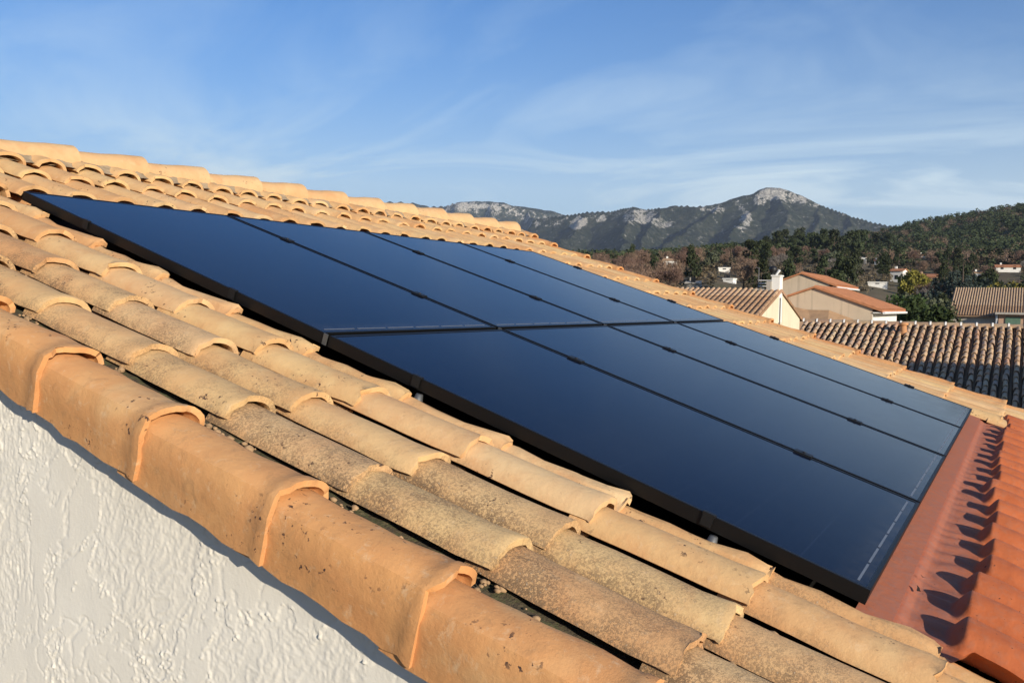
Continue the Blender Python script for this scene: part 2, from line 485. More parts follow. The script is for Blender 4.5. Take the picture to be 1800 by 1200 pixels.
# (built once the helpers below exist)
# ---- tile shapes (local: x across, y up the slope, z = 0 at the crest of the front lip)
def s_tile(seed, length=0.425, edge=False, hw=0.079, hh=0.058, th=0.0145):
    r = random.Random(seed)
    prof = []
    for i in range(13):
        a = PI - 0.24 - (PI - 0.24)*i/12
        sa, ca = math.sin(a), math.cos(a)
        prof.append((hw*math.copysign(abs(ca)**0.92, ca), hh*sa**0.95 - hh if sa > 1e-6 else -hh))
    if edge:      # last column beside the panels: the whole pan and its rib stay open to view
        prof += [(0.081, -0.060), (0.098, -0.066), (0.122, -0.062), (0.140, -0.052), (0.152, -0.040), (0.168, -0.035), (0.188, -0.033), (0.203, -0.036)]
    else:
        prof += [(0.082, -0.066), (0.096, -0.080), (0.122, -0.086), (0.140, -0.082), (0.150, -0.070), (0.160, -0.066), (0.172, -0.066), (0.180, -0.072)]
    nx = len(prof)
    ys = [0, 0.006, 0.03, 0.08, 0.17, 0.27, 0.35, length]
    wob = [(r.uniform(-.0025, .0025), r.uniform(-.0025, .0025)) for _ in ys]
    V = []; F = []
    bendx = r.uniform(-.005, .005)
    chip = {}
    if r.random() < 0.6:
        q = r.randint(1, 11); chip = {q: r.uniform(.006, .014), q+1: r.uniform(.003, .01)}
    tops, bots = [], []
    for j, y in enumerate(ys):
        tap = 1.0 - 0.035*y/length
        zt = -0.021*y/length
        lift = 0.0025 if j in (0, 1, 2) else 0.0
        ty, by = [], []
        for i, (x, z) in enumerate(prof):
            hump = i < 13
            xx = x*tap if hump else x
            xx += bendx*math.sin(PI*y/length) + wob[j][0]
            zz = z*tap*(1.0) + zt + wob[j][1]*(0.6 if hump else 0.2) + (lift if hump else 0)
            yy = y
            if j <= 1: yy = y + r.uniform(-.0035, .0035) + (0.0 if hump else 0.012) + chip.get(i, 0.0)*(1.0 if j == 0 else 0.7)
            if not hump and i >= nx-4:                       # interlock rib swells near the lip
                k = math.exp(-((y-0.055)/0.03)**2)
                e_ = 1.0 if edge else 0.3
                zz += e_*(0.013*k - 0.009*math.exp(-((y-0.115)/0.016)**2) - 0.006*math.exp(-((y-0.015)/0.012)**2) + r.uniform(-.003, .003))
                if edge and i >= nx-2: xx += r.uniform(-.018, .006); zz += r.uniform(-.006, .003)
            ty.append(len(V)); V.append((xx, yy, zz))
        for i, (x, z) in enumerate(prof):
            # inner skin: move along the inward normal of the profile
            i0, i1 = max(i-1, 0), min(i+1, nx-1)
            tx, tz = prof[i1][0]-prof[i0][0], prof[i1][1]-prof[i0][1]
            L = math.hypot(tx, tz) or 1
            nxn, nzn = tz/L, -tx/L
            vx, vy, vz = V[ty[i]]
            by.append(len(V)); V.append((vx + nxn*th, vy, vz + nzn*th))
        tops.append(ty); bots.append(by)
    for j in range(len(ys)-1):
        for i in range(nx-1):
            F.append((tops[j][i], tops[j][i+1], tops[j+1][i+1], tops[j+1][i]))
            F.append((bots[j][i+1], bots[j][i], bots[j+1][i], bots[j+1][i+1]))
    for i in range(nx-1):
        F.append((tops[0][i+1], tops[0][i], bots[0][i], bots[0][i+1]))
        F.append((tops[-1][i], tops[-1][i+1], bots[-1][i+1], bots[-1][i]))
    for j in range(len(ys)-1):
        F.append((tops[j][0], tops[j+1][0], bots[j+1][0], bots[j][0]))
        F.append((tops[j+1][-1], tops[j][-1], bots[j][-1], bots[j+1][-1]))
    me = bpy.data.meshes.new('roof_tile'); me.from_pydata(V, [], F); me.update()
    return me

def edge_shape(seed, side=-1, length=0.43, th=0.0135):
    """verge tile: arch on the roof side, straight flap hanging down outside; side -1 = flap towards -x"""
    r = random.Random(seed)
    prof = [(-0.084, -0.150), (-0.087, -0.100), (-0.090, -0.055)]
    for i in range(1, 13):
        a = PI - 0.42 - (PI-0.42)*(i/12)*0.98
        prof.append((-0.012 + 0.083*math.cos(a) if math.cos(a) < 0 else -0.012 + 0.074*math.cos(a), -0.052 + 0.052*math.sin(a)**0.9 if math.sin(a) > 0 else -0.052))
    nx = len(prof)
    ys = [0, 0.007, 0.022, 0.028, 0.06, 0.10, 0.15, 0.20, 0.25, 0.30, 0.37, length]
    V = []; F = []; tops = []; bots = []
    chip = {}
    for _ in range(r.randint(1, 3)):
        q = r.randint(2, 13); chip[q] = r.uniform(.004, .011); chip[q+1] = r.uniform(.002, .007)
    ph1, ph2, ph3 = r.uniform(0, 6), r.uniform(0, 6), r.uniform(0, 6)
    for j, y in enumerate(ys):
        tap = 1.0 - 0.085*y/length
        lip = 0.0032 if j < 3 else 0.0
        zt = -0.030*y/length
        ty, by = [], []
        for i, (x, z) in enumerate(prof):
            L = math.hypot(x, z+0.06) or 1
            xx = x*(tap if z > -0.06 else 1.0-0.12*min(1, y/0.36)) + lip*x/L; zz = (z*tap if z > -0.06 else z) + zt*(1 if z > -0.06 else 0.35) + lip*max(0, (z+0.06))/L
            if i == 0: zz += r.uniform(-.005, .005)
            w_ = 0.0022*math.sin(y*17 + ph1 + i*0.35) + 0.0014*math.sin(y*41 + ph2 - i*0.8)
            xx += w_*(x/L); zz += w_*(1 if z > -0.06 else 0)
            yy = y + (r.uniform(-.003, .003) + chip.get(i, 0)*(1.0 if j == 0 else 0.6) if j < 2 else 0)
            ty.append(len(V)); V.append((xx*(-side), yy, zz))
        for i, (x, z) in enumerate(prof):
            i0, i1 = max(i-1, 0), min(i+1, nx-1)
            tx, tz = prof[i1][0]-prof[i0][0], prof[i1][1]-prof[i0][1]
            L = math.hypot(tx, tz) or 1
            vx, vy, vz = V[ty[i]]
            by.append(len(V)); V.append((vx + (tz/L)*th*(-side), vy, vz - tx/L*th))
        tops.append(ty); bots.append(by)
    def q(a, b, c, d): F.append((a, b, c, d) if side < 0 else (d, c, b, a))
    for j in range(len(ys)-1):
        for i in range(nx-1):
            q(tops[j][i], tops[j][i+1], tops[j+1][i+1], tops[j+1][i])
            q(bots[j][i+1], bots[j][i], bots[j+1][i], bots[j+1][i+1])
        q(tops[j][0], tops[j+1][0], bots[j+1][0], bots[j][0])
        q(tops[j+1][-1], tops[j][-1], bots[j][-1], bots[j+1][-1])
    for i in range(nx-1):
        q(tops[0][i+1], tops[0][i], bots[0][i], bots[0][i+1])
        q(tops[-1][i], tops[-1][i+1], bots[-1][i+1], bots[-1][i])
    me = bpy.data.meshes.new('edge_tile'); me.from_pydata(V, [], F); me.update()
    return me

def finish(me, mat, sharp_angle=40):
    me.materials.append(mat)
    me.polygons.foreach_set('use_smooth', [True]*len(me.polygons))
    try: me.set_sharp_from_angle(angle=math.radians(sharp_angle))
    except Exception: pass
    return me

TILES = [finish(s_tile(100+i), M_TILE) for i in range(7)]
TILES_EDGE = [finish(s_tile(130+i, edge=True), M_TILE) for i in range(6)]
RIVES_N = [finish(edge_shape(200+i, -1), M_RIVE, 32) for i in range(8)]
RIVES_F = [finish(edge_shape(220+i, 1), M_RIVE, 32) for i in range(3)]

GAUGE = 0.3606
FRONT0 = 3.488                               # front edge of one course, v metres down from the panel top
def roof_child(name, me, u, v, h, lich=0.0, yaw=0.0, roll=0.0, sc=(1, 1, 1), tilt=0.0):
    o = link(name, me, roof, (u, -v, h), (tilt, roll, yaw), sc)
    o['lichen'] = lich
    return o

COLS_LEFT = [-0.642, -0.436, -0.222]
cols_top = COLS_LEFT + [-0.048] + [0.125 + 0.2095*k for k in range(25)]
jit = lambda a: RNG.uniform(-a, a)
n_course = 0
for k in range(-12, 4):
    v = FRONT0 + GAUGE*k                     # front edges from the ridge to the eave
    hh = 0.0
    if v < -0.2: hh = 0.008
    if v < -0.6: v, hh = -0.70, 0.028
    full = v < 0.0 or v > 4.10
    for ci, u in enumerate(cols_top):
        left = ci < 3
        right = u > 4.20
        if not (left or right or full): continue
        if u > 5.30: continue
        if left: lich = (0.70, 0.66, 0.10)[ci] + jit(0.18)
        else: lich = 0.05 + jit(0.1)
        if left and v < 0.9: lich *= 0.55 + 0.3*RNG.random()
        roof_child('roof_tile', RNG.choice(TILES_EDGE if (ci == 2 and v > -0.05) else TILES), u + jit(0.004), v + jit(0.011), hh + jit(0.004), lich, jit(0.018), jit(0.025))
    # verge tiles
    roof_child('edge_tile', RNG.choice(RIVES_N), -0.836 + jit(0.002), v + jit(0.006), hh + 0.002, 0.0 + RNG.random()*0.12, jit(0.004))
    roof_child('edge_tile', RNG.choice(RIVES_F), 5.385 + jit(0.006), v + jit(0.006), hh + 0.004, 0.05, jit(0.008))

# moss and mortar lying in the channel beside the verge tiles
gx = np.linspace(-0.80, -0.66, 8); gy = np.linspace(-EAVE_V, 0.8, 160)
X, Y = np.meshgrid(gx, gy)
Z = -0.078 + 0.022*fbm(X*60, Y*22, 4, 3) - 0.004
V = np.stack([X, Y, Z], -1).reshape(-1, 3)
def grid_faces(nx, ny):
    i = np.arange(ny-1)[:, None]*nx + np.arange(nx-1)[None, :]
    return np.stack([i, i+1, i+nx+1, i+nx], -1).reshape(-1, 4)
render_coat()
o = link('mortar_bed', np_mesh('mortar_bed', V, grid_faces(8, 160), M_MOSS, True), roof)
o['kind'] = 'stuff'

# crumbs of mortar and grit caught in the channels
rsd = np.random.RandomState(44); Vd = []; Fd = []
ico = [(0, 0, 1), (.89, 0, .45), (.28, .85, .45), (-.72, .53, .45), (-.72, -.53, .45), (.28, -.85, .45), (.72, .53, -.45), (-.28, .85, -.45), (-.89, 0, -.45), (-.28, -.85, -.45), (.72, -.53, -.45), (0, 0, -1)]
icf = [(0, 1, 2), (0, 2, 3), (0, 3, 4), (0, 4, 5), (0, 5, 1), (1, 6, 2), (2, 7, 3), (3, 8, 4), (4, 9, 5), (5, 10, 1), (2, 6, 7), (3, 7, 8), (4, 8, 9), (5, 9, 10), (1, 10, 6), (11, 7, 6), (11, 8, 7), (11, 9, 8), (11, 10, 9), (11, 6, 10)]
for k in range(-8, 4):
    vf = FRONT0 + GAUGE*k
    for q in range(26):
        lane = rsd.choice([-0.735, -0.735, -0.735, -0.545, -0.335])
        near_lip = rsd.uniform() < 0.6
        y0 = -(vf + (rsd.normal()*0.025 if near_lip else rsd.uniform(-.18, .18)))
        s = abs(rsd.normal())*0.0028 + 0.0016
        b0 = len(Vd)
        for p in ico: Vd.append((lane + rsd.normal()*0.0 + p[0]*s*1.3*rsd.uniform(.7, 1.2) + 0.0, y0 + p[1]*s*1.5*rsd.uniform(.7, 1.2), -0.062 + p[2]*s*rsd.uniform(.7, 1.1)))
        off_ = rsd.normal()*0.012
        for z_ in range(b0, len(Vd)): Vd[z_] = (Vd[z_][0]+off_, Vd[z_][1], Vd[z_][2])
        Fd += [tuple(b0+i for i in f) for f in icf]
o = link('mortar_crumbs', np_mesh('mortar_crumbs', Vd, Fd, M_CRUMB), roof); o['kind'] = 'stuff'

# ridge: cap tiles lapping towards the viewer's left, mortar fill below
def ridge_shape(seed):
    r = random.Random(seed)
    V = []; F = []; tops = []; bots = []
    xs = [0, 0.008, 0.05, 0.12, 0.22, 0.32, 0.40, 0.46]
    for j, x in enumerate(xs):
        t = 1.0 - 0.15*(1 - x/0.46)**0.8            # wide end at +x, over the next cap
        ty, by = [], []
        for i in range(15):
            a = PI*i/14
            rad = 0.083*t + (0.006 if j >= 5 else 0)
            ty.append(len(V)); V.append((x + r.uniform(-.003, .003), -rad*math.cos(a), rad*1.0*math.sin(a)-0.005 + 0.016*(x/0.46)))
        for i in range(15):
            a = PI*i/14; rad = 0.083*t - 0.015 + (0.006 if j >= 5 else 0)
            by.append(len(V)); V.append((V[ty[i]][0], -rad*math.cos(a), rad*math.sin(a)-0.005 + 0.016*(x/0.46)))
        tops.append(ty); bots.append(by)
    for j in range(len(xs)-1):
        for i in range(14):
            F.append((tops[j][i], tops[j+1][i], tops[j+1][i+1], tops[j][i+1]))
            F.append((bots[j][i+1], bots[j+1][i+1], bots[j+1][i], bots[j][i]))
        F.append((tops[j][0], bots[j][0], bots[j+1][0], tops[j+1][0]))
        F.append((tops[j+1][14], bots[j+1][14], bots[j][14], tops[j][14]))
    for i in range(14):
        F.append((tops[0][i], tops[0][i+1], bots[0][i+1], bots[0][i]))
        F.append((tops[-1][i+1], tops[-1][i], bots[-1][i], bots[-1][i+1]))
    me = bpy.data.meshes.new('ridge_tile'); me.from_pydata(V, [], F); me.update()
    return finish(me, M_RIDGE)
RIDGES = [ridge_shape(300+i) for i in range(3)]
u = -0.95
while u < 5.2:
    roof_child('ridge_tile', RNG.choice(RIDGES), u, RIDGE_V + jit(0.006), -0.010 + jit(.004), 0.02, jit(0.01), 0, (1, 1, 1), PITCH*0)
    u += 0.412
gx = np.linspace(-0.85, 5.38, 420); gy = np.linspace(0.72, 1.04, 12)
X, Y = np.meshgrid(gx, gy)
Z = -0.012 + 0.02*fbm(X*24, Y*24, 3, 8) + 0.03*np.clip((Y-0.74)/0.1, 0, 1)
o = link('ridge_mortar', np_mesh('ridge_mortar', np.stack([X, Y, Z], -1).reshape(-1, 3), grid_faces(420, 12), M_MORTAR, True), roof)
o['kind'] = 'stuff'

# back slope, seen from nowhere in front: deck with its rows of covers as one sheet
mb = MB()
yr, zr = ridge_p.y, ridge_p.z
for k in range(29):
    uc = -0.72 + 0.2095*k
    pts = [(uc + 0.1*math.cos(PI*(1-i/6)), 0.06*math.sin(PI*i/6)) for i in range(7)]
    for i in range(6):
        a, b_ = pts[i], pts[i+1]
        y1, z1 = YB - 0.1, eave_p.z
        mb.quad((a[0], yr+0.08, zr-0.09+a[1]), (b_[0], yr+0.08, zr-0.09+b_[1]), (b_[0], y1, z1-0.0+b_[1]), (a[0], y1, z1-0.0+a[1]))
bs = mb.build('back_slope_tiles', M_TILE)
put_world(bs, Matrix()); bs['kind'] = 'stuff'; bs['lichen'] = 0.3

# ---- red flashing below the panels, dressed down over the tile waves
def flashing():
    nu, nv = 1000, 130
    us = np.linspace(-0.04, 4.62, nu); vs = np.linspace(3.352, 3.86, nv)
    U, Vv = np.meshgrid(us, vs)
    k = np.arange(-1, 24); rr_ = np.random.RandomState(3)
    cen = 0.125 + 0.2095*k + rr_.uniform(-.010, .010, len(k))         # crests of the tile rows
    z = -0.062 - 0.006*np.clip((Vv-3.385)/0.02, 0, 1) + 0.012*np.clip((Vv-3.42)/0.1, 0, 1)
    z += 0.006*(fbm(U*13, Vv*9, 4, 21)-0.5) + 0.004*np.sin(U*60 + 9*fbm(U*4, Vv*4, 2, 9))*np.exp(-((Vv-3.45)/0.05)**2)
    z0 = z.copy()
    for c, st, hg, sk in zip(cen, 3.488 + rr_.uniform(-.022, .022, len(k)), rr_.uniform(.048, .060, len(k)), rr_.uniform(-.15, .15, len(k))):
        du = np.abs(U - c - sk*(Vv-3.5))/0.084
        prof_ = np.sqrt(np.clip(1 - np.clip(du, 0, 1)**2.2, 0, 1))
        on = np.clip((Vv - st - 0.012*du**2)/0.034, 0, 1); on = on*on*(3-2*on)
        z = np.maximum(z, z0 + hg*prof_*on)
    z -= 0.020*np.clip((Vv - 3.60)/0.25, 0, 1)
    lapv = 3.665 + 0.012*np.sin(U*3.1) + 0.010*(fbm(U*9, U*0, 3, 77)-0.5)
    z -= 0.006*np.clip((Vv - lapv)/0.006, 0, 1)                       # the next sheet lies lower
    z += 0.0022*np.abs(np.sin(U*15.0 + Vv*3))*np.clip((Vv-3.53)/0.05, 0, 1)*(fbm(U*6, Vv*6, 3, 91))
    Vt = np.stack([U, -Vv, z], -1).reshape(-1, 3)
    F = grid_faces(nu, nv)[:, ::-1]
    o = link('flashing', np_mesh('flashing', Vt, F, M_FLASH, True), roof)
    o['label'] = 'red sheet flashing pressed over the tiles below the panels'
    # turned-up edge strip next to the panel frames
    mb = MB()
    mb.box(-0.04, 4.62, -3.378, -3.30, -0.085, -0.052)
    s = mb.build('flashing_edge', M_FLASH, roof)
flashing()

# ================================================================== SOLAR PANELS
PW, PH, GAPU = 1.02, 1.645, 0.02
ROW_LAB = ('upper row', 'lower row')
COL_LAB = ('nearest column beside the cut tiles of the near gable', 'second column from the near gable', 'third column from the near gable', 'farthest column beside the far roof edge')
CLAMP_V = ((0.42, 1.23), (0.35, 1.26))
def build_panel(ci, ri):
    u0 = ci*1.04; v0 = ri*1.67
    loc = roofpt(u0, v0 + PH, 0.0)
    root = thing('solar_panel', 'black solar panel, %s, %s' % (ROW_LAB[ri], COL_LAB[ci]), 'solar panel', group='solar panels on the tiled roof')
    root.matrix_world = Matrix.Translation(loc) @ Matrix.Rotation(PITCH, 4, 'X')
    # local: x 0..PW, y 0..PH up the slope, z out
    T = 0.036; L = 0.011
    mb = MB()
    def bar(x0, x1, y0, y1):
        c = 0.0012                                         # small chamfer on the top edges
        n = len(mb.v)
        mb.v += [(x0, y0, -T), (x1, y0, -T), (x1, y1, -T), (x0, y1, -T), (x0, y0, -c), (x1, y0, -c), (x1, y1, -c), (x0, y1, -c),
                 (x0+c, y0+c, 0), (x1-c, y0+c, 0), (x1-c, y1-c, 0), (x0+c, y1-c, 0)]
        for q in ((3, 2, 1, 0), (0, 1, 5, 4), (1, 2, 6, 5), (2, 3, 7, 6), (3, 0, 4, 7), (4, 5, 9, 8), (5, 6, 10, 9), (6, 7, 11, 10), (7, 4, 8, 11), (8, 9, 10, 11)):
            mb.f.append(tuple(n+i for i in q)); mb.m.append(0)
    bar(0, L, 0, PH); bar(PW-L, PW, 0, PH)
    bar(L+0.0002, PW-L-0.0002, 0, L); bar(L+0.0002, PW-L-0.0002, PH-L, PH)
    mb.build('frame', M_FRAME, root)
    mb = MB()
    mb.box(L, PW-L, L, PH-L, -0.006, -0.0018)
    mb.build('glass', M_GLASS, root)
    mb = MB(); mb.box(0.02, PW-0.02, 0.02, PH-0.02, -0.030, -0.010)
    mb.build('back_sheet', M_DARK, root)
    for k in range(6):                                     # bright connector ribbons along the lower edge
        mb = MB()
        x0 = 0.035 + k*0.160
        mb.box(x0, x0+0.143, 0.030, 0.0355, -0.0018, -0.0010)
        mb.build('ribbon', M_RIBBON, root)
    for cv in CLAMP_V[ri]:                                 # clamps on the joint to the right
        mb = MB()
        y = PH - (cv if ri == 0 else cv)
        mb.box(PW-0.008, PW+GAPU+0.008, y-0.030, y+0.030, -0.002, 0.005)
        mb.box(PW+0.003, PW+GAPU-0.003, y-0.026, y+0.026, -0.045, -0.002)
        c = mb.build('clamp', M_CLAMP, root)
        b = MB(); b.tube([(PW+GAPU/2, y, 0.004), (PW+GAPU/2, y, 0.009)], [0.006, 0.005], 8)
        b.build('bolt', M_CLAMP, c)
        if ci == 0:                                        # end clamps on the open side
            mb = MB()
            mb.box(-0.005, 0.008, y-0.016, y+0.016, -0.003, 0.004)
            mb.box(-0.006, -0.0025, y-0.014, y+0.014, -0.03, -0.003)
            mb.build('end_clamp', M_CLAMP, root)
            if ri == 1:
                mb = MB()
                mb.tube([(-0.016, y-0.03, -0.098), (-0.014, y-0.03, -0.075), (-0.012, y-0.03, -0.040)], [0.022, 0.018, 0.010], 12)
                mb.build('mounting_foot', M_ALU, root, True)
    # bare metal joint between the rows
    if ri == 1:
        mb = MB()
        mb.box(-0.006 if ci == 0 else -0.012, -0.002 if ci == 0 else -0.008, PH+0.004, PH+0.020, -0.034, 0.001)
        mb.build('earthing_clip', M_ALU, root)
    return root
for ri in range(2):
    for ci in range(4):
        build_panel(ci, ri)

# scraps lying on the red flashing
for (su, sv, sl, sa, lb) in ((0.33, 3.405, 0.034, 0.9, 'dark curled dry leaf on the red flashing near the panel corner'), (0.45, 3.40, 0.014, 1.4, 'tiny dark scrap on the red flashing beside the panel edge')):
    mb = MB()
    for i in range(5):
        a0, a1 = i/5, (i+1)/5
        def lp(a, s): return (sl*(a-.5), s*sl*0.20*math.sin(PI*min(max(a, .04), .96)) + 0.18*sl*math.sin(a*5), 0.006 + 0.10*sl*math.cos(a*6))
        mb.quad(lp(a0, -1), lp(a1, -1), lp(a1, 1), lp(a0, 1))
    lf = mb.build('dry_leaf', M_LEAFD)
    lf.matrix_world = Matrix.Translation(roofpt(su, sv, -0.058)) @ Matrix.Rotation(PITCH, 4, 'X') @ Matrix.Rotation(sa, 4, 'Z')
    tag(lf, lb, 'leaf')

# ================================================================== TERRAIN
def interp_az(samples, az):
    """samples: list of (px, value) -> value by bearing"""
    a = np.array([px_az(p) for p, _ in samples]); v = np.array([q for _, q in samples])
    s = np.argsort(a)
    return np.interp(az, a[s], v[s])
RC = 1000.0
def crest_z(px, py, r, trees):
    d = QW.T @ np.array([(px-900)/FPX, (py-600)/FPX, 1.0])
    return CAM[2] + d[2]/math.hypot(d[0], d[1])*r - trees
CREST = [(px, crest_z(px, py, RC, 8.0)) for px, py in
         ((-900, 420), (300, 425), (700, 455), (1000, 455), (1080, 453), (1150, 450), (1200, 446), (1250, 439), (1290, 432), (1330, 428), (1400, 423),
          (1450, 419), (1500, 415), (1540, 408), (1565, 398), (1600, 388), (1650, 381), (1700, 370), (1740, 362), (1800, 352), (1900, 338), (2200, 320), (3200, 330))]
def ground_z(x, y):
    x = np.asarray(x, float); y = np.asarray(y, float)
    dx, dy = x - CAM[0], y - CAM[1]
    r = np.hypot(dx, dy); az = np.arctan2(dy, dx)
    hc = interp_az(CREST, az)
    t = np.clip((r - 105)/(RC - 105), 0, 1)
    p = np.clip(np.log(29.5/np.maximum(hc + 5.6, 30))/math.log(0.442), 0.8, 3)
    h = GROUND + (hc - GROUND)*t**p
    fall = np.clip((r - RC)/900, 0, 1); fall = fall*fall*(3-2*fall)
    h = h*(1-fall) + 20*fall
    bump = (fbm(x/130, y/130, 4, 31)-0.5)*14*np.clip((r-200)/500, 0, 1)*(1-fall)
    return h + bump

def mat_ground():
    m, nt, b = newmat('scrub_ground'); g = G(nt)
    tc = g.n('ShaderNodeTexCoord'); v = tc.outputs['Object']
    n = g.noise(v, 0.012, 6, 0.6); n2 = g.noise(v, 0.15, 5, 0.65)
    c = g.ramp(n, [(0.35, (0.085, 0.085, 0.045)), (0.5, (0.135, 0.108, 0.068)), (0.65, (0.080, 0.080, 0.042))])
    c = g.mix(g.mapr(n2, 0.4, 0.7, 0, 0.6), c, (0.17, 0.13, 0.09, 1))
    g.put(b.inputs['Base Color'], c); b.inputs['Roughness'].default_value = 1.0
    b.inputs['Specular IOR Level'].default_value = 0.05
    return m
M_GROUND = mat_ground()
na, nr = 400, 130
aa = np.concatenate([np.linspace(-PI, -0.5, 60, endpoint=False), np.linspace(-0.5, 1.4, na-100, endpoint=False), np.linspace(1.4, PI, 40)])
rr = np.concatenate([[0.0], np.geomspace(6, 1900, 100), np.geomspace(2100, 9000, 29)])
A, RR = np.meshgrid(aa, rr)
X = CAM[0] + RR*np.cos(A); Y = CAM[1] + RR*np.sin(A)
Z = ground_z(X, Y)
gf = grid_faces(na, nr)
tag(link('ground', np_mesh('ground', np.stack([X, Y, Z], -1).reshape(-1, 3), gf, M_GROUND, True)), kind='structure')

# ---- mountains: crests and spurs as polylines (photo column, row, distance), tent-shaped flanks, then erosion noise
def ray_pt(px, py, r):
    d = QW.T @ np.array([(px-900)/FPX, (py-600)/FPX, 1.0])
    k = r/math.hypot(d[0], d[1])
    return (CAM[0]+d[0]*k, CAM[1]+d[1]*k, CAM[2]+d[2]*k)
def seg_field(X, Y, lines, slope_fn):
    H = np.full(X.shape, -1e9)
    for ln in lines:
        for a, b in zip(ln[:-1], ln[1:]):
            ax, ay, az_ = a; bx, by, bz = b
            vx, vy = bx-ax, by-ay; L2 = vx*vx+vy*vy
            t = np.clip(((X-ax)*vx + (Y-ay)*vy)/L2, 0, 1)
            d = np.hypot(X-(ax+t*vx), Y-(ay+t*vy))
            H = np.maximum(H, az_ + t*(bz-az_) - slope_fn(d))
    return H
def mat_mountain():
    m, nt, b = newmat('mountain_scrub_and_rock'); g = G(nt)
    tc = g.n('ShaderNodeTexCoord'); v = tc.outputs['Object']
    rk = g.attr('rock', 'GEOMETRY').outputs['Fac']
    n = g.noise(v, 0.045, 7, 0.72); n2 = g.noise(v, 0.12, 5, 0.75); n3 = g.noise(v, 0.0035, 4, 0.5)
    veg = g.ramp(n, [(0.36, (0.014, 0.022, 0.014)), (0.5, (0.038, 0.046, 0.028)), (0.62, (0.105, 0.098, 0.070))])
    veg = g.mix(g.mapr(n3, 0.45, 0.62, 0, 0.7), veg, (0.028, 0.034, 0.020, 1))
    rock = g.mix(g.mapr(n2, 0.35, 0.68), (0.17, 0.16, 0.145, 1), (0.68, 0.63, 0.54, 1))
    f = g.mapr(g.math('ADD', rk, g.math('MULTIPLY', g.math('SUBTRACT', g.noise(v, 0.03, 9, 0.8), 0.5), 4.2)), 0.36, 0.66)
    g.put(b.inputs['Base Color'], g.mix(f, veg, rock))
    b.inputs['Roughness'].default_value = 1.0
    b.inputs['Specular IOR Level'].default_value = 0.0
    g.put(b.inputs['Normal'], g.bump(g.math('ADD', n, g.math('MULTIPLY', n2, 0.5)), 1.0, 14.0))
    return m
M_MOUNT = mat_mountain()
def mountain(name, lines, slope_fn, r0, r1, px0, px1, nA, nR_, patches, amp, seed, floor=-30, warp=60):
    az0, az1 = px_az(px1), px_az(px0)
    A, RR = np.meshgrid(np.linspace(az0, az1, nA), np.linspace(r0, r1, nR_))
    X = CAM[0] + RR*np.cos(A); Y = CAM[1] + RR*np.sin(A)
    wx = (fbm(X/260, Y/260, 4, seed)-0.5)*2*warp; wy = (fbm(X/260, Y/260, 4, seed+50)-0.5)*2*warp
    L = [[ray_pt(*p) for p in ln] for ln in lines]
    H = seg_field(X+wx, Y+wy, L, slope_fn)
    # the crest itself stays where it is seen
    H0 = seg_field(X, Y, L[:1], lambda d: d*1.6)
    H = np.maximum(H, H0)
    H = H + (fbm(X/170, Y/170, 6, seed+9, 0.55)-0.62)*amp
    rid = np.abs(fbm(X/150, Y/150, 5, seed+77)-0.5)*2
    H = H - (1-rid)**2*amp*0.30
    H = np.maximum(H, H0 + (fbm(X/45, Y/45, 4, seed+3)-0.6)*10)
    H = np.maximum(H, floor + (fbm(X/300, Y/300, 3, 4)-0.5)*20)
    gx = np.gradient(H, axis=1)/np.maximum(RR*np.gradient(A, axis=1), 1e-6); gy = np.gradient(H, axis=0)/np.gradient(RR, axis=0)
    slope = np.hypot(gx, gy)
    rock = np.clip((slope-1.15)/0.8, 0, 1)*0.5
    pxx = np.interp(A, np.linspace(az0, az1, 60), [px for px in np.interp(np.linspace(az0, az1, 60), *zip(*sorted((px_az(q), q) for q in np.linspace(px0, px1, 80))))])
    d = np.stack([X-CAM[0], Y-CAM[1], H-CAM[2]], -1) @ QW.T
    sx = 900 + FPX*d[..., 0]/d[..., 2]; sy = 600 + FPX*d[..., 1]/d[..., 2]
    rn = fbm(X/55, Y/55, 4, seed+5)
    for (cx, cy, rx, ry, s) in patches:                    # outcrops of pale limestone
        q = ((sx-cx)/rx)**2 + ((sy-cy)/ry)**2
        rock = np.maximum(rock, s*np.clip(1.35-q, 0, 1)*(0.35+1.1*rn))
    me = np_mesh(name, np.stack([X, Y, H], -1).reshape(-1, 3), grid_faces(nA, nR_), M_MOUNT, True)
    at = me.attributes.new('rock', 'FLOAT', 'POINT'); at.data.foreach_set('value', rock.astype(np.float32).ravel())
    return tag(link(name, me), kind='structure')
D = 3900
main_lines = [
    [(940, 384, 4300), (1000, 376, 4200), (1030, 371, 4150), (1072, 371, 4100), (1095, 365, 4050), (1113, 363, 4000), (1135, 366, 4000), (1162, 364, 3950), (1194, 361, 3950), (1243, 361, D),
     (1270, 355, D), (1297, 346, D), (1324, 340, D), (1333, 333, D), (1347, 328, D), (1369, 328, D), (1387, 334, D), (1410, 343, D), (1434, 355, D), (1467, 369, 3850),
     (1494, 378, 3800), (1526, 387, 3750), (1564, 395, 3700), (1640, 408, 3600), (1760, 420, 3500)],
    [(1340, 332, D), (1330, 360, 3700), (1305, 385, 3450), (1275, 425, 3050), (1255, 450, 2700)],
    [(1369, 329, D), (1372, 365, 3600), (1365, 400, 3300), (1345, 440, 2800)],
    [(1270, 356, D), (1240, 378, 3600), (1195, 405, 3300), (1160, 440, 2900)],
    [(1434, 356, D), (1430, 385, 3550), (1425, 415, 3200), (1420, 450, 2700)],
    [(1113, 364, 4000), (1105, 385, 3700), (1095, 415, 3300), (1080, 445, 2900)],
    [(1162, 365, 3950), (1150, 390, 3650), (1125, 420, 3250)],
    [(1030, 372, 4150), (1010, 400, 3800), (990, 430, 3400)],
    [(1494, 379, 3800), (1500, 405, 3400), (1505, 430, 3000)],
]
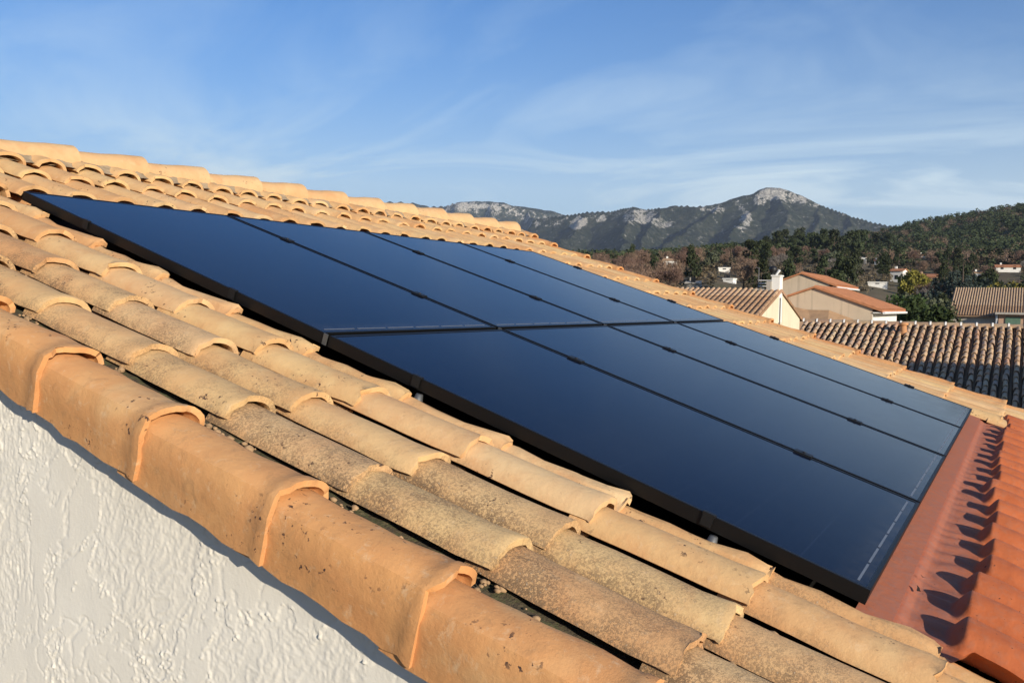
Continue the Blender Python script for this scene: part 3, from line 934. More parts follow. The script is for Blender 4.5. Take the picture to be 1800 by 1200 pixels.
main_patch = [(1362, 340, 34, 14, 1.1), (1335, 352, 12, 9, 0.8), (1400, 350, 32, 9, 0.62), (1312, 385, 12, 14, 0.85), (1302, 400, 14, 5, 0.6), (1305, 368, 8, 5, 0.7), (1252, 368, 24, 8, 0.72),
              (1128, 380, 34, 16, 0.72), (1165, 392, 22, 9, 0.55), (1018, 390, 16, 9, 1.1), (1012, 399, 10, 5, 1.0), (1061, 384, 6, 5, 0.9), (1430, 360, 16, 5, 0.5), (1105, 415, 8, 3, 0.6)]
mountain('mountain', main_lines, lambda d: np.where(d < 70, d*0.75, 52 + (d-70)*0.50), 2300, 5200, 840, 1800, 620, 260, main_patch, 44, 71)
far_lines = [
    [(-400, 350, 6400), (300, 346, 6300), (640, 350, 6200), (730, 356, 6100), (752, 361, 6100), (783, 361, 6050), (803, 355, 6000), (828, 353, 6000), (863, 353, 6000), (885, 355, 6000), (899, 360, 6000), (941, 365, 6000),
     (970, 370, 6000), (997, 378, 6000), (1080, 390, 6000), (1250, 400, 6000)],
    [(863, 354, 6000), (880, 385, 5400), (890, 415, 4800)], [(803, 356, 6000), (800, 388, 5400)], [(941, 366, 6000), (950, 395, 5400), (960, 425, 4900)], [(700, 356, 6100), (690, 390, 5500)]]
far_patch = [(840, 361, 60, 8, 0.95), (885, 366, 26, 7, 0.75), (838, 366, 10, 4, 1.0), (920, 376, 30, 6, 0.55), (800, 363, 26, 6, 0.7)]
mountain('far_mountain', far_lines, lambda d: np.where(d < 45, d*2.1, 95 + (d-45)*0.42), 4400, 8000, -500, 1300, 600, 170, far_patch, 50, 171, warp=90)

# ================================================================== NEIGHBOUR BUILDINGS
def mat_render(name, col, streak=0.0):
    m, nt, b = newmat(name); g = G(nt)
    v = g.objvec(False)
    n = g.noise(v, 1.3, 5)
    c = g.mix(g.mapr(n, 0.3, 0.7), (*[x*0.9 for x in col], 1), (*col, 1))
    if streak:
        mp = g.n('ShaderNodeMapping'); g.put(mp.inputs[0], v); mp.inputs['Scale'].default_value = (2.2, 2.2, 0.12)
        s = g.noise(mp.outputs[0], 1.6, 4, 0.6)
        c = g.mix(g.math('MULTIPLY', g.mapr(s, 0.52, 0.72), streak), c, (0.22, 0.18, 0.14, 1))
    g.put(b.inputs['Base Color'], c); b.inputs['Roughness'].default_value = 0.92
    b.inputs['Specular IOR Level'].default_value = 0.15
    g.put(b.inputs['Normal'], g.bump(g.noise(v, 18, 4), 0.2, 0.01))
    return m
M_CREAM = mat_render('cream_render', (0.70, 0.60, 0.43), 0.25)
M_BEIGE = mat_render('beige_render', (0.60, 0.47, 0.33), 0.5)
M_WHITE = mat_render('white_render', (0.78, 0.75, 0.68))
M_GREYW = mat_render('grey_render', (0.42, 0.38, 0.32), 0.4)
M_PINK = mat_render('pink_render', (0.50, 0.32, 0.22))
M_ORANGE = plain('orange_roof', (0.45, 0.19, 0.090), 0.85, 0.2, 0, 0.2, 4)
M_TANROOF = plain('tan_roof', (0.40, 0.25, 0.14), 0.9, 0.2, 0, 0.15, 3)
M_BROWNROOF = plain('brown_roof', (0.27, 0.17, 0.105), 0.9, 0.2, 0, 0.3, 2)
M_SHUTTER = plain('green_shutter', (0.10, 0.17, 0.12), 0.6, 0.3)
M_PANE = plain('window_pane', (0.02, 0.022, 0.026), 0.12, 0.5)
M_PIPE = plain('grey_pipe', (0.12, 0.115, 0.11), 0.6, 0.3)
M_WPIPE = plain('white_plastic', (0.78, 0.76, 0.72), 0.5, 0.3)
M_BLACKM = plain('black_metal', (0.012, 0.012, 0.013), 0.5, 0.4)
M_POT = plain('clay_pot', (0.48, 0.24, 0.11), 0.8, 0.2)

def cover_mesh(name, mat, w=0.085, h=0.07, L=0.44, seg=8):
    """one half-round cover tile: y 0 (lip) .. L up the slope"""
    mb = MB()
    for i in range(seg):
        a0, a1 = PI*i/seg, PI*(i+1)/seg
        p = [(-w*math.cos(a0), h*math.sin(a0)), (-w*math.cos(a1), h*math.sin(a1))]
        t = 0.84
        mb.quad((p[0][0], 0, p[0][1]), (p[1][0], 0, p[1][1]), (p[1][0]*t, L, p[1][1]*t-0.03), (p[0][0]*t, L, p[0][1]*t-0.03))
        q = 0.80
        mb.quad((p[0][0]*q, 0, p[0][1]*q), (p[1][0]*q, 0, p[1][1]*q), (p[1][0], 0, p[1][1]), (p[0][0], 0, p[0][1]))
    return mb.mesh(name, mat)
COVERS = [cover_mesh('cover_tile', M_OLD, 0.066+0.003*i, 0.085) for i in range(3)]

# --- terrace house across the yard: its near slope faces us, ridge runs left to right in the picture
NX = CAM[0] + 30.0                            # ridge line
NZ = float(P(1600, 569, 27.2)[2])             # ridge height
NP = math.radians(18.5)
ny0, ny1 = -10.5, CAM[1] + 6.35               # along the ridge
nb = thing('terrace_house', 'low house behind the near roof with weathered round tile slope', 'house', (NX, (ny0+ny1)/2, GROUND))
def nb_part(o, mw): o.parent = nb; o.matrix_basis = Matrix.Translation(-nb.location) @ mw
SL = 7.2                                      # slope length
c_, s_ = math.cos(NP), math.sin(NP)
# local slope frame: x along -Y (to the right in the picture), y up slope (+X), z out
NM = Matrix(((0, c_, -s_, NX), (-1, 0, 0, 0), (0, s_, c_, NZ), (0, 0, 0, 1)))
mb = MB()
xs = np.arange(-ny1, -ny0, 0.2085/6)
for a, b in zip(xs[:-1], xs[1:]):             # pan channels as one shallow wave sheet
    za, zb = [-0.115 - 0.045*math.cos(2*PI*(q+ny1)/0.2085 + PI) for q in (a, b)]
    mb.quad((a, -SL, za), (b, -SL, zb), (b, 0, zb), (a, 0, za))
nroof = mb.build('roof', M_OLD); nroof['lichen'] = 1.0  # heavier lichen setting darkens the channels, painting in shade between the covers
nb_part(nroof, NM)
back = MB()
NM_B = (NX + SL*c_, NZ - SL*s_)
back.quad((NX, ny0, NZ-0.06), (NX, ny1, NZ-0.06), (NM_B[0], ny1, NM_B[1]-0.06), (NM_B[0], ny0, NM_B[1]-0.06))
nb_part(back.build('back_roof', M_OLD), Matrix())
mb = MB()
for x in (NX-SL*c_+0.4, NM_B[0]-0.4):
    mb.quad((x, ny0+.1, GROUND), (x, ny1-.1, GROUND), (x, ny1-.1, NZ-(SL-0.4)*s_-.1), (x, ny0+.1, NZ-(SL-0.4)*s_-.1))
for y in (ny0+.1, ny1-.1):
    mb.poly([(NX-SL*c_+0.4, y, GROUND), (NX-SL*c_+0.4, y, NZ-(SL-0.4)*s_-.1), (NX, y, NZ-.12), (NM_B[0]-.4, y, NZ-(SL-0.4)*s_-.1), (NM_B[0]-.4, y, GROUND)])
nb_part(mb.build('wall', M_CREAM), Matrix())
ncol = int((ny1-ny0)/0.2085); hidden = MB(); n_vis = 0
for k in range(ncol):
    xk = -ny1 + 0.10 + 0.2085*k + jit(.010)
    cy_ = jit(.10); dr_ = jit(.004)
    for j in range(17):
        yk = -0.46 - 0.385*j + (cy_ if j else 0)
        wpt = NM @ Vector((xk, yk, 0.0))
        d = QW @ (np.array(wpt)-CAM)
        sx, sy = 900+FPX*d[0]/d[2], 600+FPX*d[1]/d[2]
        vis = sx < 1815 and sy < 592 + (sx-1430)*0.365
        if vis and n_vis < 298:
            o = link('cover_tile', RNG.choice(COVERS), nroof, (xk + dr_*j + jit(.009), yk + jit(.022), -0.03 + jit(.007)), (jit(.02), jit(.05), jit(.045)))
            o['lichen'] = 0.15 + RNG.random()*0.5; n_vis += 1
        else:
            me = COVERS[0]
            n = len(hidden.v)
            hidden.v += [(v.co.x + xk, v.co.y + yk, v.co.z - 0.03) for v in me.vertices]
            for p in me.polygons: hidden.f.append(tuple(n+i for i in p.vertices)); hidden.m.append(0)
o = hidden.build('cover_tiles', M_OLD, nroof); o['kind'] = 'stuff'; o['lichen'] = 0.5
# ridge caps
rmb = MB()
cap = MB()
for i in range(8):
    a0, a1 = PI*i/8, PI*(i+1)/8
    for (x0, r0, x1, r1) in ((0.0, 0.088, 0.40, 0.106), (0.40, 0.106, 0.445, 0.112)):
        cap.quad((x0, -r0*math.cos(a0), r0*math.sin(a0)), (x1, -r1*math.cos(a0), r1*math.sin(a0)), (x1, -r1*math.cos(a1), r1*math.sin(a1)), (x0, -r0*math.cos(a1), r0*math.sin(a1)))
    cap.quad((0.445, -.112*math.cos(a0), .112*math.sin(a0)), (0.445, -.085*math.cos(a0), .085*math.sin(a0)), (0.445, -.085*math.cos(a1), .085*math.sin(a1)), (0.445, -.112*math.cos(a1), .112*math.sin(a1)))
cap_me = cap.mesh('ridge_tile', M_OLD)
k = 0
while -ny1 + 0.42*k < -ny0 - 0.4:
    o = link('ridge_tile', cap_me, nroof, (-ny1 + 0.42*k, 0.02, -0.04 + jit(.006)), (0, 0, jit(.015))); o['lichen'] = 0.6 + 0.3*RNG.random(); k += 1
col_mb = MB()
for i in range(8):
    a0, a1 = PI*i/8, PI*(i+1)/8
    if 1 <= i <= 6:
        col_mb.quad((0, -.118*math.cos(a0), .118*math.sin(a0)), (0.05, -.112*math.cos(a0), .112*math.sin(a0)), (0.05, -.112*math.cos(a1), .112*math.sin(a1)), (0, -.118*math.cos(a1), .118*math.sin(a1)))
        col_mb.quad((0, -.118*math.cos(a1), .118*math.sin(a1)), (0, -.09*math.cos(a1), .09*math.sin(a1)), (0, -.09*math.cos(a0), .09*math.sin(a0)), (0, -.118*math.cos(a0), .118*math.sin(a0)))
col_me = col_mb.mesh('mortar_collar', M_WHITE)
for q in range(k):
    link('mortar_collar', col_me, nroof, (-ny1 + 0.42*q - 0.012, 0.02, -0.035))
# clay vent standing in the slope
vp = P(1588, 603, 27.0)
lv = NM.inverted() @ Vector(vp)
vent = thing('roof_vent', 'small orange clay vent pipe standing on weathered tile slope', 'vent', tuple(NM @ Vector((lv.x, lv.y, -0.05))))
mb = MB(); mb.tube([(0, 0, -0.05), (0, 0, 0.10), (0, 0, 0.26)], [0.125, 0.10, 0.085], 12); mb.build('pipe', M_POT, vent, True)
mb = MB(); mb.tube([(0, 0, 0.26), (0, 0, 0.275), (0, 0, 0.34), (0, 0, 0.36)], [0.085, 0.14, 0.13, 0.05], 12); mb.build('cowl', M_POT, vent, True)

# --- gabled house with the white chimney
def gabled(name, label, loc_x, y_right, y_left, ridge_x, half, zr, pitch, wall_m, roof_m, base, tiles=None, over=0.18, group=None, eave_m=None):
    """ridge along Y at x = ridge_x; gable walls at y_right (faces -Y, the sun) and y_left"""
    t = thing(name, label, 'house', (ridge_x, (y_right+y_left)/2, base), 0, group)
    off = Matrix.Translation(-t.location)
    k = math.tan(pitch); ze = zr - half*k
    mb = MB()
    for y, sg in ((y_right, -1), (y_left, 1)):
        pts = [(ridge_x-half, y, base), (ridge_x+half, y, base), (ridge_x+half, y, ze), (ridge_x, y, zr), (ridge_x-half, y, ze)]
        mb.poly(pts if sg < 0 else pts[::-1])
    mb.quad((ridge_x-half, y_left, base), (ridge_x-half, y_right, base), (ridge_x-half, y_right, ze), (ridge_x-half, y_left, ze))
    mb.quad((ridge_x+half, y_right, base), (ridge_x+half, y_left, base), (ridge_x+half, y_left, ze), (ridge_x+half, y_right, ze))
    o = mb.build('wall', wall_m, t); o.matrix_basis = off
    th = 0.10; ho = half + 0.35
    mb = MB()
    ya, yb = y_right-over, y_left+over
    for sg in (-1, 1):
        A0, A1 = (ridge_x, zr+0.02), (ridge_x+sg*ho, zr+0.02-ho*k)
        top = [(A0[0], ya, A0[1]+th), (A0[0], yb, A0[1]+th), (A1[0], yb, A1[1]+th), (A1[0], ya, A1[1]+th)]
        bot = [(p[0], p[1], p[2]-th) for p in top]
        mb.poly(top if sg > 0 else top[::-1]); mb.poly(bot[::-1] if sg > 0 else bot)
        for i in range(4):
            j = (i+1) % 4
            mb.quad(top[i], top[j], bot[j], bot[i])
    r = mb.build('roof', roof_m, t); r.matrix_basis = off; r['lichen'] = 0.6
    if tiles:
        tm = MB()
        y = ya + 0.1
        while y < yb:
            for j in range(int(ho/math.cos(pitch)/0.38)+1):
                s0 = 0.38*j; s1 = min(s0+0.42, ho/math.cos(pitch))
                for i in range(5):
                    a0, a1 = PI*i/5, PI*(i+1)/5
                    def pt(a, s, f):
                        yy = y - 0.075*f*math.cos(a); hh = 0.075*f*math.sin(a)
                        return (ridge_x - s*math.cos(pitch), yy, zr + 0.02 + th - s*math.sin(pitch) + hh)
                    tm.quad(pt(a0, s1, 1.0), pt(a1, s1, 1.0), pt(a1, s0, 0.84), pt(a0, s0, 0.84))
            y += 0.205
        q = tm.build('cover_tiles', tiles, r); q['kind'] = 'stuff'; q['lichen'] = 0.4
    return t, off, r

gx_ = CAM[0] + 33.0
pa = P(1372, 514, 0.866*33 + 0.5*7.7)
g_y = float(pa[1]); g_z = float(pa[2])
gh, goff, groof = gabled('gable_house', 'cream gabled house with white chimney and round tile slope', 0, g_y, g_y+12, gx_, 3.3, g_z, math.radians(17), M_CREAM, M_OLD, GROUND, M_OLD, 0.06)
mb = MB()
mb.tube([(gx_-0.15, g_y-0.03, g_z-2.2), (gx_-0.15, g_y-0.03, g_z-0.2)], [0.035, 0.035], 8)
mb.box(gx_-0.25, gx_+0.02, g_y-0.06, g_y-0.02, g_z-2.25, g_z-2.15)
o = mb.build('vent_pipe', M_PIPE, gh); o.matrix_basis = goff
mb = MB(); mb.box(gx_-0.24, gx_+0.22, g_y-0.02, g_y+0.27, g_z-1.1, g_z+0.58); mb.box(gx_-0.27, gx_+0.25, g_y-0.05, g_y+0.30, g_z+0.58, g_z+0.63)
o = mb.build('chimney', M_WHITE, gh); o.matrix_basis = goff
mb = MB(); mb.box(gx_-0.30, gx_+0.24, g_y+0.28, g_y+0.44, g_z-0.15, g_z+0.40); mb.box(gx_-0.26, gx_+0.2, g_y+0.45, g_y+0.95, g_z-0.15, g_z+0.12)
o = mb.build('chimney_block', M_GREYW, gh); o.matrix_basis = goff
cw = thing('chimney_cowl', 'round black metal cowl on the white chimney', 'cowl', (gx_-0.02, g_y+0.30, g_z+0.60))
cw.scale = (0.72, 0.72, 0.72)
mb = MB(); mb.tube([(0, 0, 0), (0, 0, 0.16)], [0.10, 0.10], 10); mb.build('neck', M_BLACKM, cw)
mb = MB(); mb.tube([(0, -0.02, 0.14), (0, -0.02, 0.2), (0, -0.02, 0.36), (0, -0.02, 0.47), (0, -0.02, 0.52)], [0.10, 0.17, 0.21, 0.16, 0.04], 14); mb.build('hood', M_BLACKM, cw, True)
mb = MB(); mb.tube([(-0.02, -0.16, 0.02), (-0.05, -0.36, 0.30)], [0.05, 0.07], 8); mb.build('bracket', M_WPIPE, cw)
# aerial
ap = P(1333, 510, 33.5)
ae = thing('television_aerial', 'thin mast aerial with crossbars left of the white chimney', 'aerial', tuple(ap))
mb = MB(); mb.tube([(0, 0, -0.6), (0, 0, 0.86)], [0.022, 0.018], 6); mb.build('mast', M_PIPE, ae)
for i in range(3):
    mb = MB(); z = 0.30 + 0.11*i
    mb.tube([(0.0, -0.75 + 0.05*i, z-0.15), (0, 0.02, z-0.15)], [0.018, 0.018], 5); mb.build('crossbar', M_WPIPE, ae)
mb = MB(); mb.tube([(0, -0.02, 0.84), (0, 0.12, 0.86)], [0.02, 0.02], 5); mb.build('tip_bar', M_PIPE, ae)

# --- two beige terrace houses with orange roofs, gables towards us, white end walls to the sun
def end_house(name, label, xg, apex, right, bottom_y, depth_x, white_w, wall_m):
    """gable plane at x = xg facing us; ridge runs away along +X.  apex/right: photo positions of the gable top and the right eave"""
    def at_x(px, py):
        d = QW.T @ np.array([(px-900)/FPX, (py-600)/FPX, 1.0])
        return CAM + d*((xg-CAM[0])/d[0])
    a = at_x(*apex); r_ = at_x(*right)
    t = thing(name, label, 'house', (xg, float(a[1]), GROUND))
    off = Matrix.Translation(-t.location)
    half = float(a[1]-r_[1]); za, zr_ = float(a[2]), float(r_[2])
    yl = a[1] + half
    mb = MB()
    x1 = xg + depth_x
    for x, fl in ((xg, 0), (x1, 1)):
        mb = MB()
        pts = [(x, r_[1], GROUND), (x, r_[1], zr_), (x, a[1], za), (x, yl, zr_), (x, yl, GROUND)]
        mb.poly(pts if not fl else pts[::-1])
        o = mb.build('gable_wall', wall_m, t); o.matrix_basis = off
    mb = MB()
    mb.quad((xg, r_[1]-.004, GROUND), (x1, r_[1]-.004, GROUND), (x1, r_[1]-.004, zr_), (xg, r_[1]-.004, zr_))
    o = mb.build('end_wall', M_WHITE, t); o.matrix_basis = off
    mb = MB()
    mb.quad((x1, yl, GROUND), (xg, yl, GROUND), (xg, yl, zr_), (x1, yl, zr_))
    o = mb.build('end_wall', M_WHITE, t); o.matrix_basis = off
    k = (za-zr_)/half; ov = 0.45
    mb = MB()
    for sg, ye in ((-1, r_[1]-ov), (1, yl+ov)):
        ze = zr_ - ov*k
        top = [(xg-0.12, a[1], za+0.12), (x1+0.1, a[1], za+0.12), (x1+0.1, ye, ze+0.12), (xg-0.12, ye, ze+0.12)]
        bot = [(p[0], p[1], p[2]-0.10) for p in top]
        mb.poly(top[::-1] if sg < 0 else top); mb.poly(bot if sg < 0 else bot[::-1])
        for i in range(4):
            j = (i+1) % 4; mb.quad(top[i], top[j], bot[j], bot[i])
    rf = mb.build('roof', M_ORANGE, t); rf.matrix_basis = off
    cov = MB()
    x = xg
    while x < x1:                                          # rounded tile rows running down the sunny slope
        for i in range(4):
            a0, a1 = PI*i/4, PI*(i+1)/4
            cov.quad((x-.08*math.cos(a0), a[1], za+.12+.06*math.sin(a0)), (x-.08*math.cos(a1), a[1], za+.12+.06*math.sin(a1)),
                     (x-.08*math.cos(a1), r_[1]-ov-.03, zr_-ov*k+.12+.06*math.sin(a1)), (x-.08*math.cos(a0), r_[1]-ov-.03, zr_-ov*k+.12+.06*math.sin(a0)))
        x += 0.21
    q = cov.build('tile_rows', M_ORANGE, rf); q['kind'] = 'stuff'
    mb = MB(); mb.box(xg-.05, x1, r_[1]-0.40, r_[1]-0.02, zr_-0.20, zr_-0.15)
    o = mb.build('eave_board', M_WHITE, t); o.matrix_basis = off
    mb = MB(); mb.tube([(xg-0.1, r_[1]-ov-.06, zr_-ov*k-0.02), (x1, r_[1]-ov-.06, zr_-ov*k-0.02)], [0.06, 0.06], 6)
    o = mb.build('gutter', M_WPIPE, t); o.matrix_basis = off
    return t, off, a, r_, half
hB, offB, aB, rB, halfB = end_house('end_terrace_house', 'beige gabled house with streaked wall and orange roof, lower of two', CAM[0]+45, (1432, 507), (1534, 543), 0, 9, 0, M_BEIGE)
hA, offA, aA, rA, halfA = end_house('rear_terrace_house', 'beige gabled house with orange roof, higher and behind the other', CAM[0]+58, (1409, 482), (1458, 500), 0, 8, 0, M_BEIGE)
# tan lean-to against the lower gable
xg = CAM[0]+45
def at_plane(px, py, x):
    d = QW.T @ np.array([(px-900)/FPX, (py-600)/FPX, 1.0]); return CAM + d*((x-CAM[0])/d[0])
p1, p2, p3 = at_plane(1380, 533, xg-.05), at_plane(1420, 545, xg-.05), at_plane(1500, 561, xg-.05)
lt = MB()
zt = [p1[2], p2[2], p3[2]]
lt.poly([(xg-.03, p1[1]+2, p1[2]+.3), (xg-.03, p2[1], p2[2]+.02), (xg-.03, p2[1]-1.0, p2[2]+.02), (xg-.03, p3[1], p3[2]), (xg-5.5, p3[1]+.3, p3[2]-1.9), (xg-5.5, p1[1]+2, p1[2]-1.6)][::-1])
o = lt.build('lean_to_roof', M_TANROOF, hB); o.matrix_basis = offB

# --- long low house on the right with ribbed brown tiles
ex = CAM[0] + 92
e1 = at_plane(1681, 508, ex); e_y = float(e1[1]); e_z = float(e1[2])
eh, eoff, eroof = gabled('long_house', 'long low house with ribbed brown tile roof and green shutters', 0, e_y-17, e_y, ex, 7.0, e_z, math.radians(18.8), M_GREYW, M_BROWNROOF, e_z-6.6, M_OLD, 0.12)
# raised porch wing
we = at_plane(1756, 547, ex-7.6)
mb = MB()
yw0, yw1 = float(we[1])-9, float(we[1])
mb.box(ex-7.9, ex-6.6, yw0, yw1, e_z-6.6, float(we[2])-0.25)
o = mb.build('porch_wall', M_PINK, eh); o.matrix_basis = eoff
mb = MB(); mb.box(ex-8.5, ex-6.2, yw0-.2, yw1+.25, float(we[2])-0.25, float(we[2])-0.08)
o = mb.build('porch_eave', M_GREYW, eh); o.matrix_basis = eoff
for i in range(2):
    mb = MB(); y_ = yw1-1.05-0.72*i*2.2
    mb.box(ex-7.97, ex-7.92, y_-0.55, y_+0.55, float(we[2])-1.55, float(we[2])-0.45)
    sh = mb.build('shutter', M_SHUTTER, eh); sh.matrix_basis = eoff
mb = MB(); mb.box(ex-7.96, ex-7.91, yw1-2.9, yw1-1.9, float(we[2])-1.5, float(we[2])-0.45)
o = mb.build('window', M_PANE, eh); o.matrix_basis = eoff
mb = MB(); mb.tube([(ex-7.85, yw1+0.12, float(we[2])-0.2), (ex-7.7, yw1+0.16, float(we[2])-1.3)], [0.09, 0.09], 7)
o = mb.build('downpipe', M_WPIPE, eh); o.matrix_basis = eoff
for i in range(2):
    mb = MB(); mb.box(ex-7.05, ex-6.98, e_y-3.2-3*i, e_y-2.2-3*i, e_z-4.3, e_z-3.2)
    w_ = mb.build('window', M_PANE, eh); w_.matrix_basis = eoff

# --- small houses scattered in the valley and on the slope
def small_house(label, px, py_base, r, w, d, h, rz, wall_m, roof_m, flat=False, group='small houses among the trees'):
    az = px_az(px)
    rs_ = np.linspace(max(130, r-170), min(900, r+170), 120)
    gz_ = ground_z(CAM[0]+rs_*math.cos(az), CAM[1]+rs_*math.sin(az))
    lz_ = np.array([crest_z(px, py_base, q, 0) for q in rs_])
    r2 = float(rs_[np.argmin(np.abs(gz_-lz_) + 0.004*np.abs(rs_-r))])
    k = r2/r; w, d, h = w*k, d*k, h*k
    x, y = CAM[0]+r2*math.cos(az), CAM[1]+r2*math.sin(az)
    pz = max(crest_z(px, py_base, r2, 0), float(ground_z(x, y))-0.2)
    HOUSE_AT.append((px, r2, w))
    t = thing('small_house', label, 'house', (x, y, pz), rz, group)
    lo = min(-0.5, float(ground_z(x, y)) - pz - 1.5)
    rise = 0.0 if flat else 0.17*d
    mb = MB()
    mb.quad((-w/2, -d/2, lo), (w/2, -d/2, lo), (w/2, -d/2, h), (-w/2, -d/2, h)); mb.quad((w/2, d/2, lo), (-w/2, d/2, lo), (-w/2, d/2, h), (w/2, d/2, h))
    for sx in (-1, 1):
        pts = [(sx*w/2, -d/2, lo), (sx*w/2, d/2, lo), (sx*w/2, d/2, h), (sx*w/2, 0, h+rise), (sx*w/2, -d/2, h)]
        mb.poly(pts if sx > 0 else pts[::-1])
    mb.build('wall', wall_m, t)
    mb = MB(); ov = 0.4
    if flat: mb.box(-w/2-.15, w/2+.15, -d/2-.15, d/2+.15, h, h+.3)
    else:
        for sg in (-1, 1):
            e = sg*(d/2+ov); ze = h - ov*rise/(d/2)
            top = [(-w/2-ov, 0, h+rise+.15), (w/2+ov, 0, h+rise+.15), (w/2+ov, e, ze+.15), (-w/2-ov, e, ze+.15)]
            bot = [(p[0], p[1], p[2]-.15) for p in top]
            mb.poly(top if sg < 0 else top[::-1]); mb.poly(bot[::-1] if sg < 0 else bot)
            for i in range(4):
                j = (i+1) % 4; mb.quad(top[i], top[j], bot[j], bot[i])
    rf = mb.build('roof', roof_m, t)
    if not flat:
        mb = MB(); mb.box(-w*.28-.3, -w*.28+.3, d*.1, d*.1+.6, h, h+rise+.9); mb.build('chimney', wall_m, rf)
    n = max(1, int(w//3.2))
    fl = 2 if h > 4.5 else 1
    for f_ in range(fl):
        for i in range(n):
            mb = MB(); cx = -w/2 + w*(i+.5)/n; z0 = 0.9 + 2.8*f_
            mb.box(cx-.5, cx+.5, -d/2-.04, -d/2+.05, z0, z0+1.3)
            wd = mb.build('window', M_PANE, t)
    for i in range(max(1, int(d//4))):
        mb = MB(); cy = -d/2 + d*(i+.5)/max(1, int(d//4))
        mb.box(-w/2-.04, -w/2+.05, cy-.5, cy+.5, 0.9, 2.2); mb.build('window', M_PANE, t)
    return t
HOUSE_AT = []
HW = [('white house with two storeys among brown trees far left of chimney', 1176, 490, 500, 7, 6, 4.6, 0.2, M_WHITE, M_TANROOF, False),
      ('small white house on the brown slope, upper of two left of the aerial', 1271, 488, 450, 5.5, 4.5, 2.0, 0.3, M_WHITE, M_WHITE, True),
      ('tiny white house below the other, left of the aerial', 1281, 503, 400, 4.5, 4, 1.8, -0.1, M_WHITE, M_WHITE, True),
      ('low grey shed at the tile edge left of the aerial', 1219, 505, 350, 5, 4, 1.6, 0.1, M_GREYW, M_GREYW, False),
      ('bright white villa on the wooded slope above the orange roofs', 1504, 465, 600, 10, 7, 3.6, 0.1, M_WHITE, M_WHITE, True),
      ('little white annex beside the villa on the wooded slope', 1538, 467, 580, 2.4, 3, 2.6, 0.0, M_WHITE, M_ORANGE, False),
      ('tall white house with red roof behind bare trees', 1577, 496, 430, 5.5, 5, 5.0, -0.25, M_WHITE, M_ORANGE, False),
      ('long low white house behind bare grey trees', 1541, 505, 330, 6, 3, 1.5, 0.05, M_WHITE, M_WHITE, True),
      ('house with wide red tile roof left of the cedar', 1626, 494, 380, 7, 6, 1.6, -0.1, M_PINK, M_ORANGE, False),
      ('white house with red roof among trees at the right edge', 1768, 478, 560, 12, 7, 2.6, 0.1, M_WHITE, M_ORANGE, False),
      ('small white outbuilding between cedar and right edge', 1716, 486, 500, 3, 3, 1.8, 0.2, M_WHITE, M_TANROOF, False),
      ('low white house with tan roof behind the rear orange roof', 1428, 504, 300, 3.5, 3, 1.2, 0.1, M_WHITE, M_TANROOF, False),
      ('pale cottage high on the right hand wooded slope', 1618, 458, 700, 4, 3, 2.0, 0.3, M_WHITE, M_ORANGE, False)]
for (lb, px, py, r, w, d, h, rz, wm, rm, fl) in HW:
    small_house(lb, px, py, r, w, d, h, rz - PI/2, wm, rm, fl)

# ================================================================== TREES
def mat_leaf(name, c0, c1, scale=0.35):
    m, nt, b = newmat(name); g = G(nt)
    tc = g.n('ShaderNodeTexCoord')
    n = g.math('ADD', g.math('MULTIPLY', g.noise(tc.outputs['Object'], scale, 4, 0.6), 0.6), g.math('MULTIPLY', g.noise(tc.outputs['Object'], scale*0.13, 3, 0.5), 0.4))
    r = g.rand()
    c = g.mix(g.mapr(n, 0.3, 0.7), (*c0, 1), (*c1, 1))
    hs = g.n('ShaderNodeHueSaturation'); g.put(hs.inputs['Value'], g.mapr(r, 0, 1, 0.75, 1.25)); g.put(hs.inputs['Hue'], g.mapr(r, 0, 1, 0.485, 0.51)); g.put(hs.inputs['Color'], c)
    g.put(b.inputs['Base Color'], hs.outputs[0])
    b.inputs['Roughness'].default_value = 0.8; b.inputs['Specular IOR Level'].default_value = 0.15
    return m
M_PINE = mat_leaf('pine_needles', (0.024, 0.035, 0.015), (0.060, 0.070, 0.030))
M_BARE = mat_leaf('bare_twigs', (0.135, 0.088, 0.062), (0.235, 0.150, 0.105))
M_GREYT = mat_leaf('grey_twigs', (0.15, 0.13, 0.11), (0.24, 0.21, 0.18))
M_OLIVE = mat_leaf('olive_leaves', (0.075, 0.085, 0.048), (0.125, 0.130, 0.075))
M_HEDGE = mat_leaf('dark_hedge_leaves', (0.020, 0.034, 0.012), (0.050, 0.070, 0.022), 0.8)
M_CEDAR = mat_leaf('blue_cedar_needles', (0.030, 0.045, 0.035), (0.075, 0.092, 0.075), 0.9)
M_YELLOW = mat_leaf('yellowing_leaves', (0.12, 0.10, 0.02), (0.20, 0.17, 0.035), 0.9)
M_SCRUB = mat_leaf('scrub_leaves', (0.085, 0.072, 0.040), (0.165, 0.122, 0.080), 0.12)
M_BARK = plain('bark', (0.085, 0.065, 0.050), 0.95, 0.1, 0, 0.3, 4, 0.5, 20)

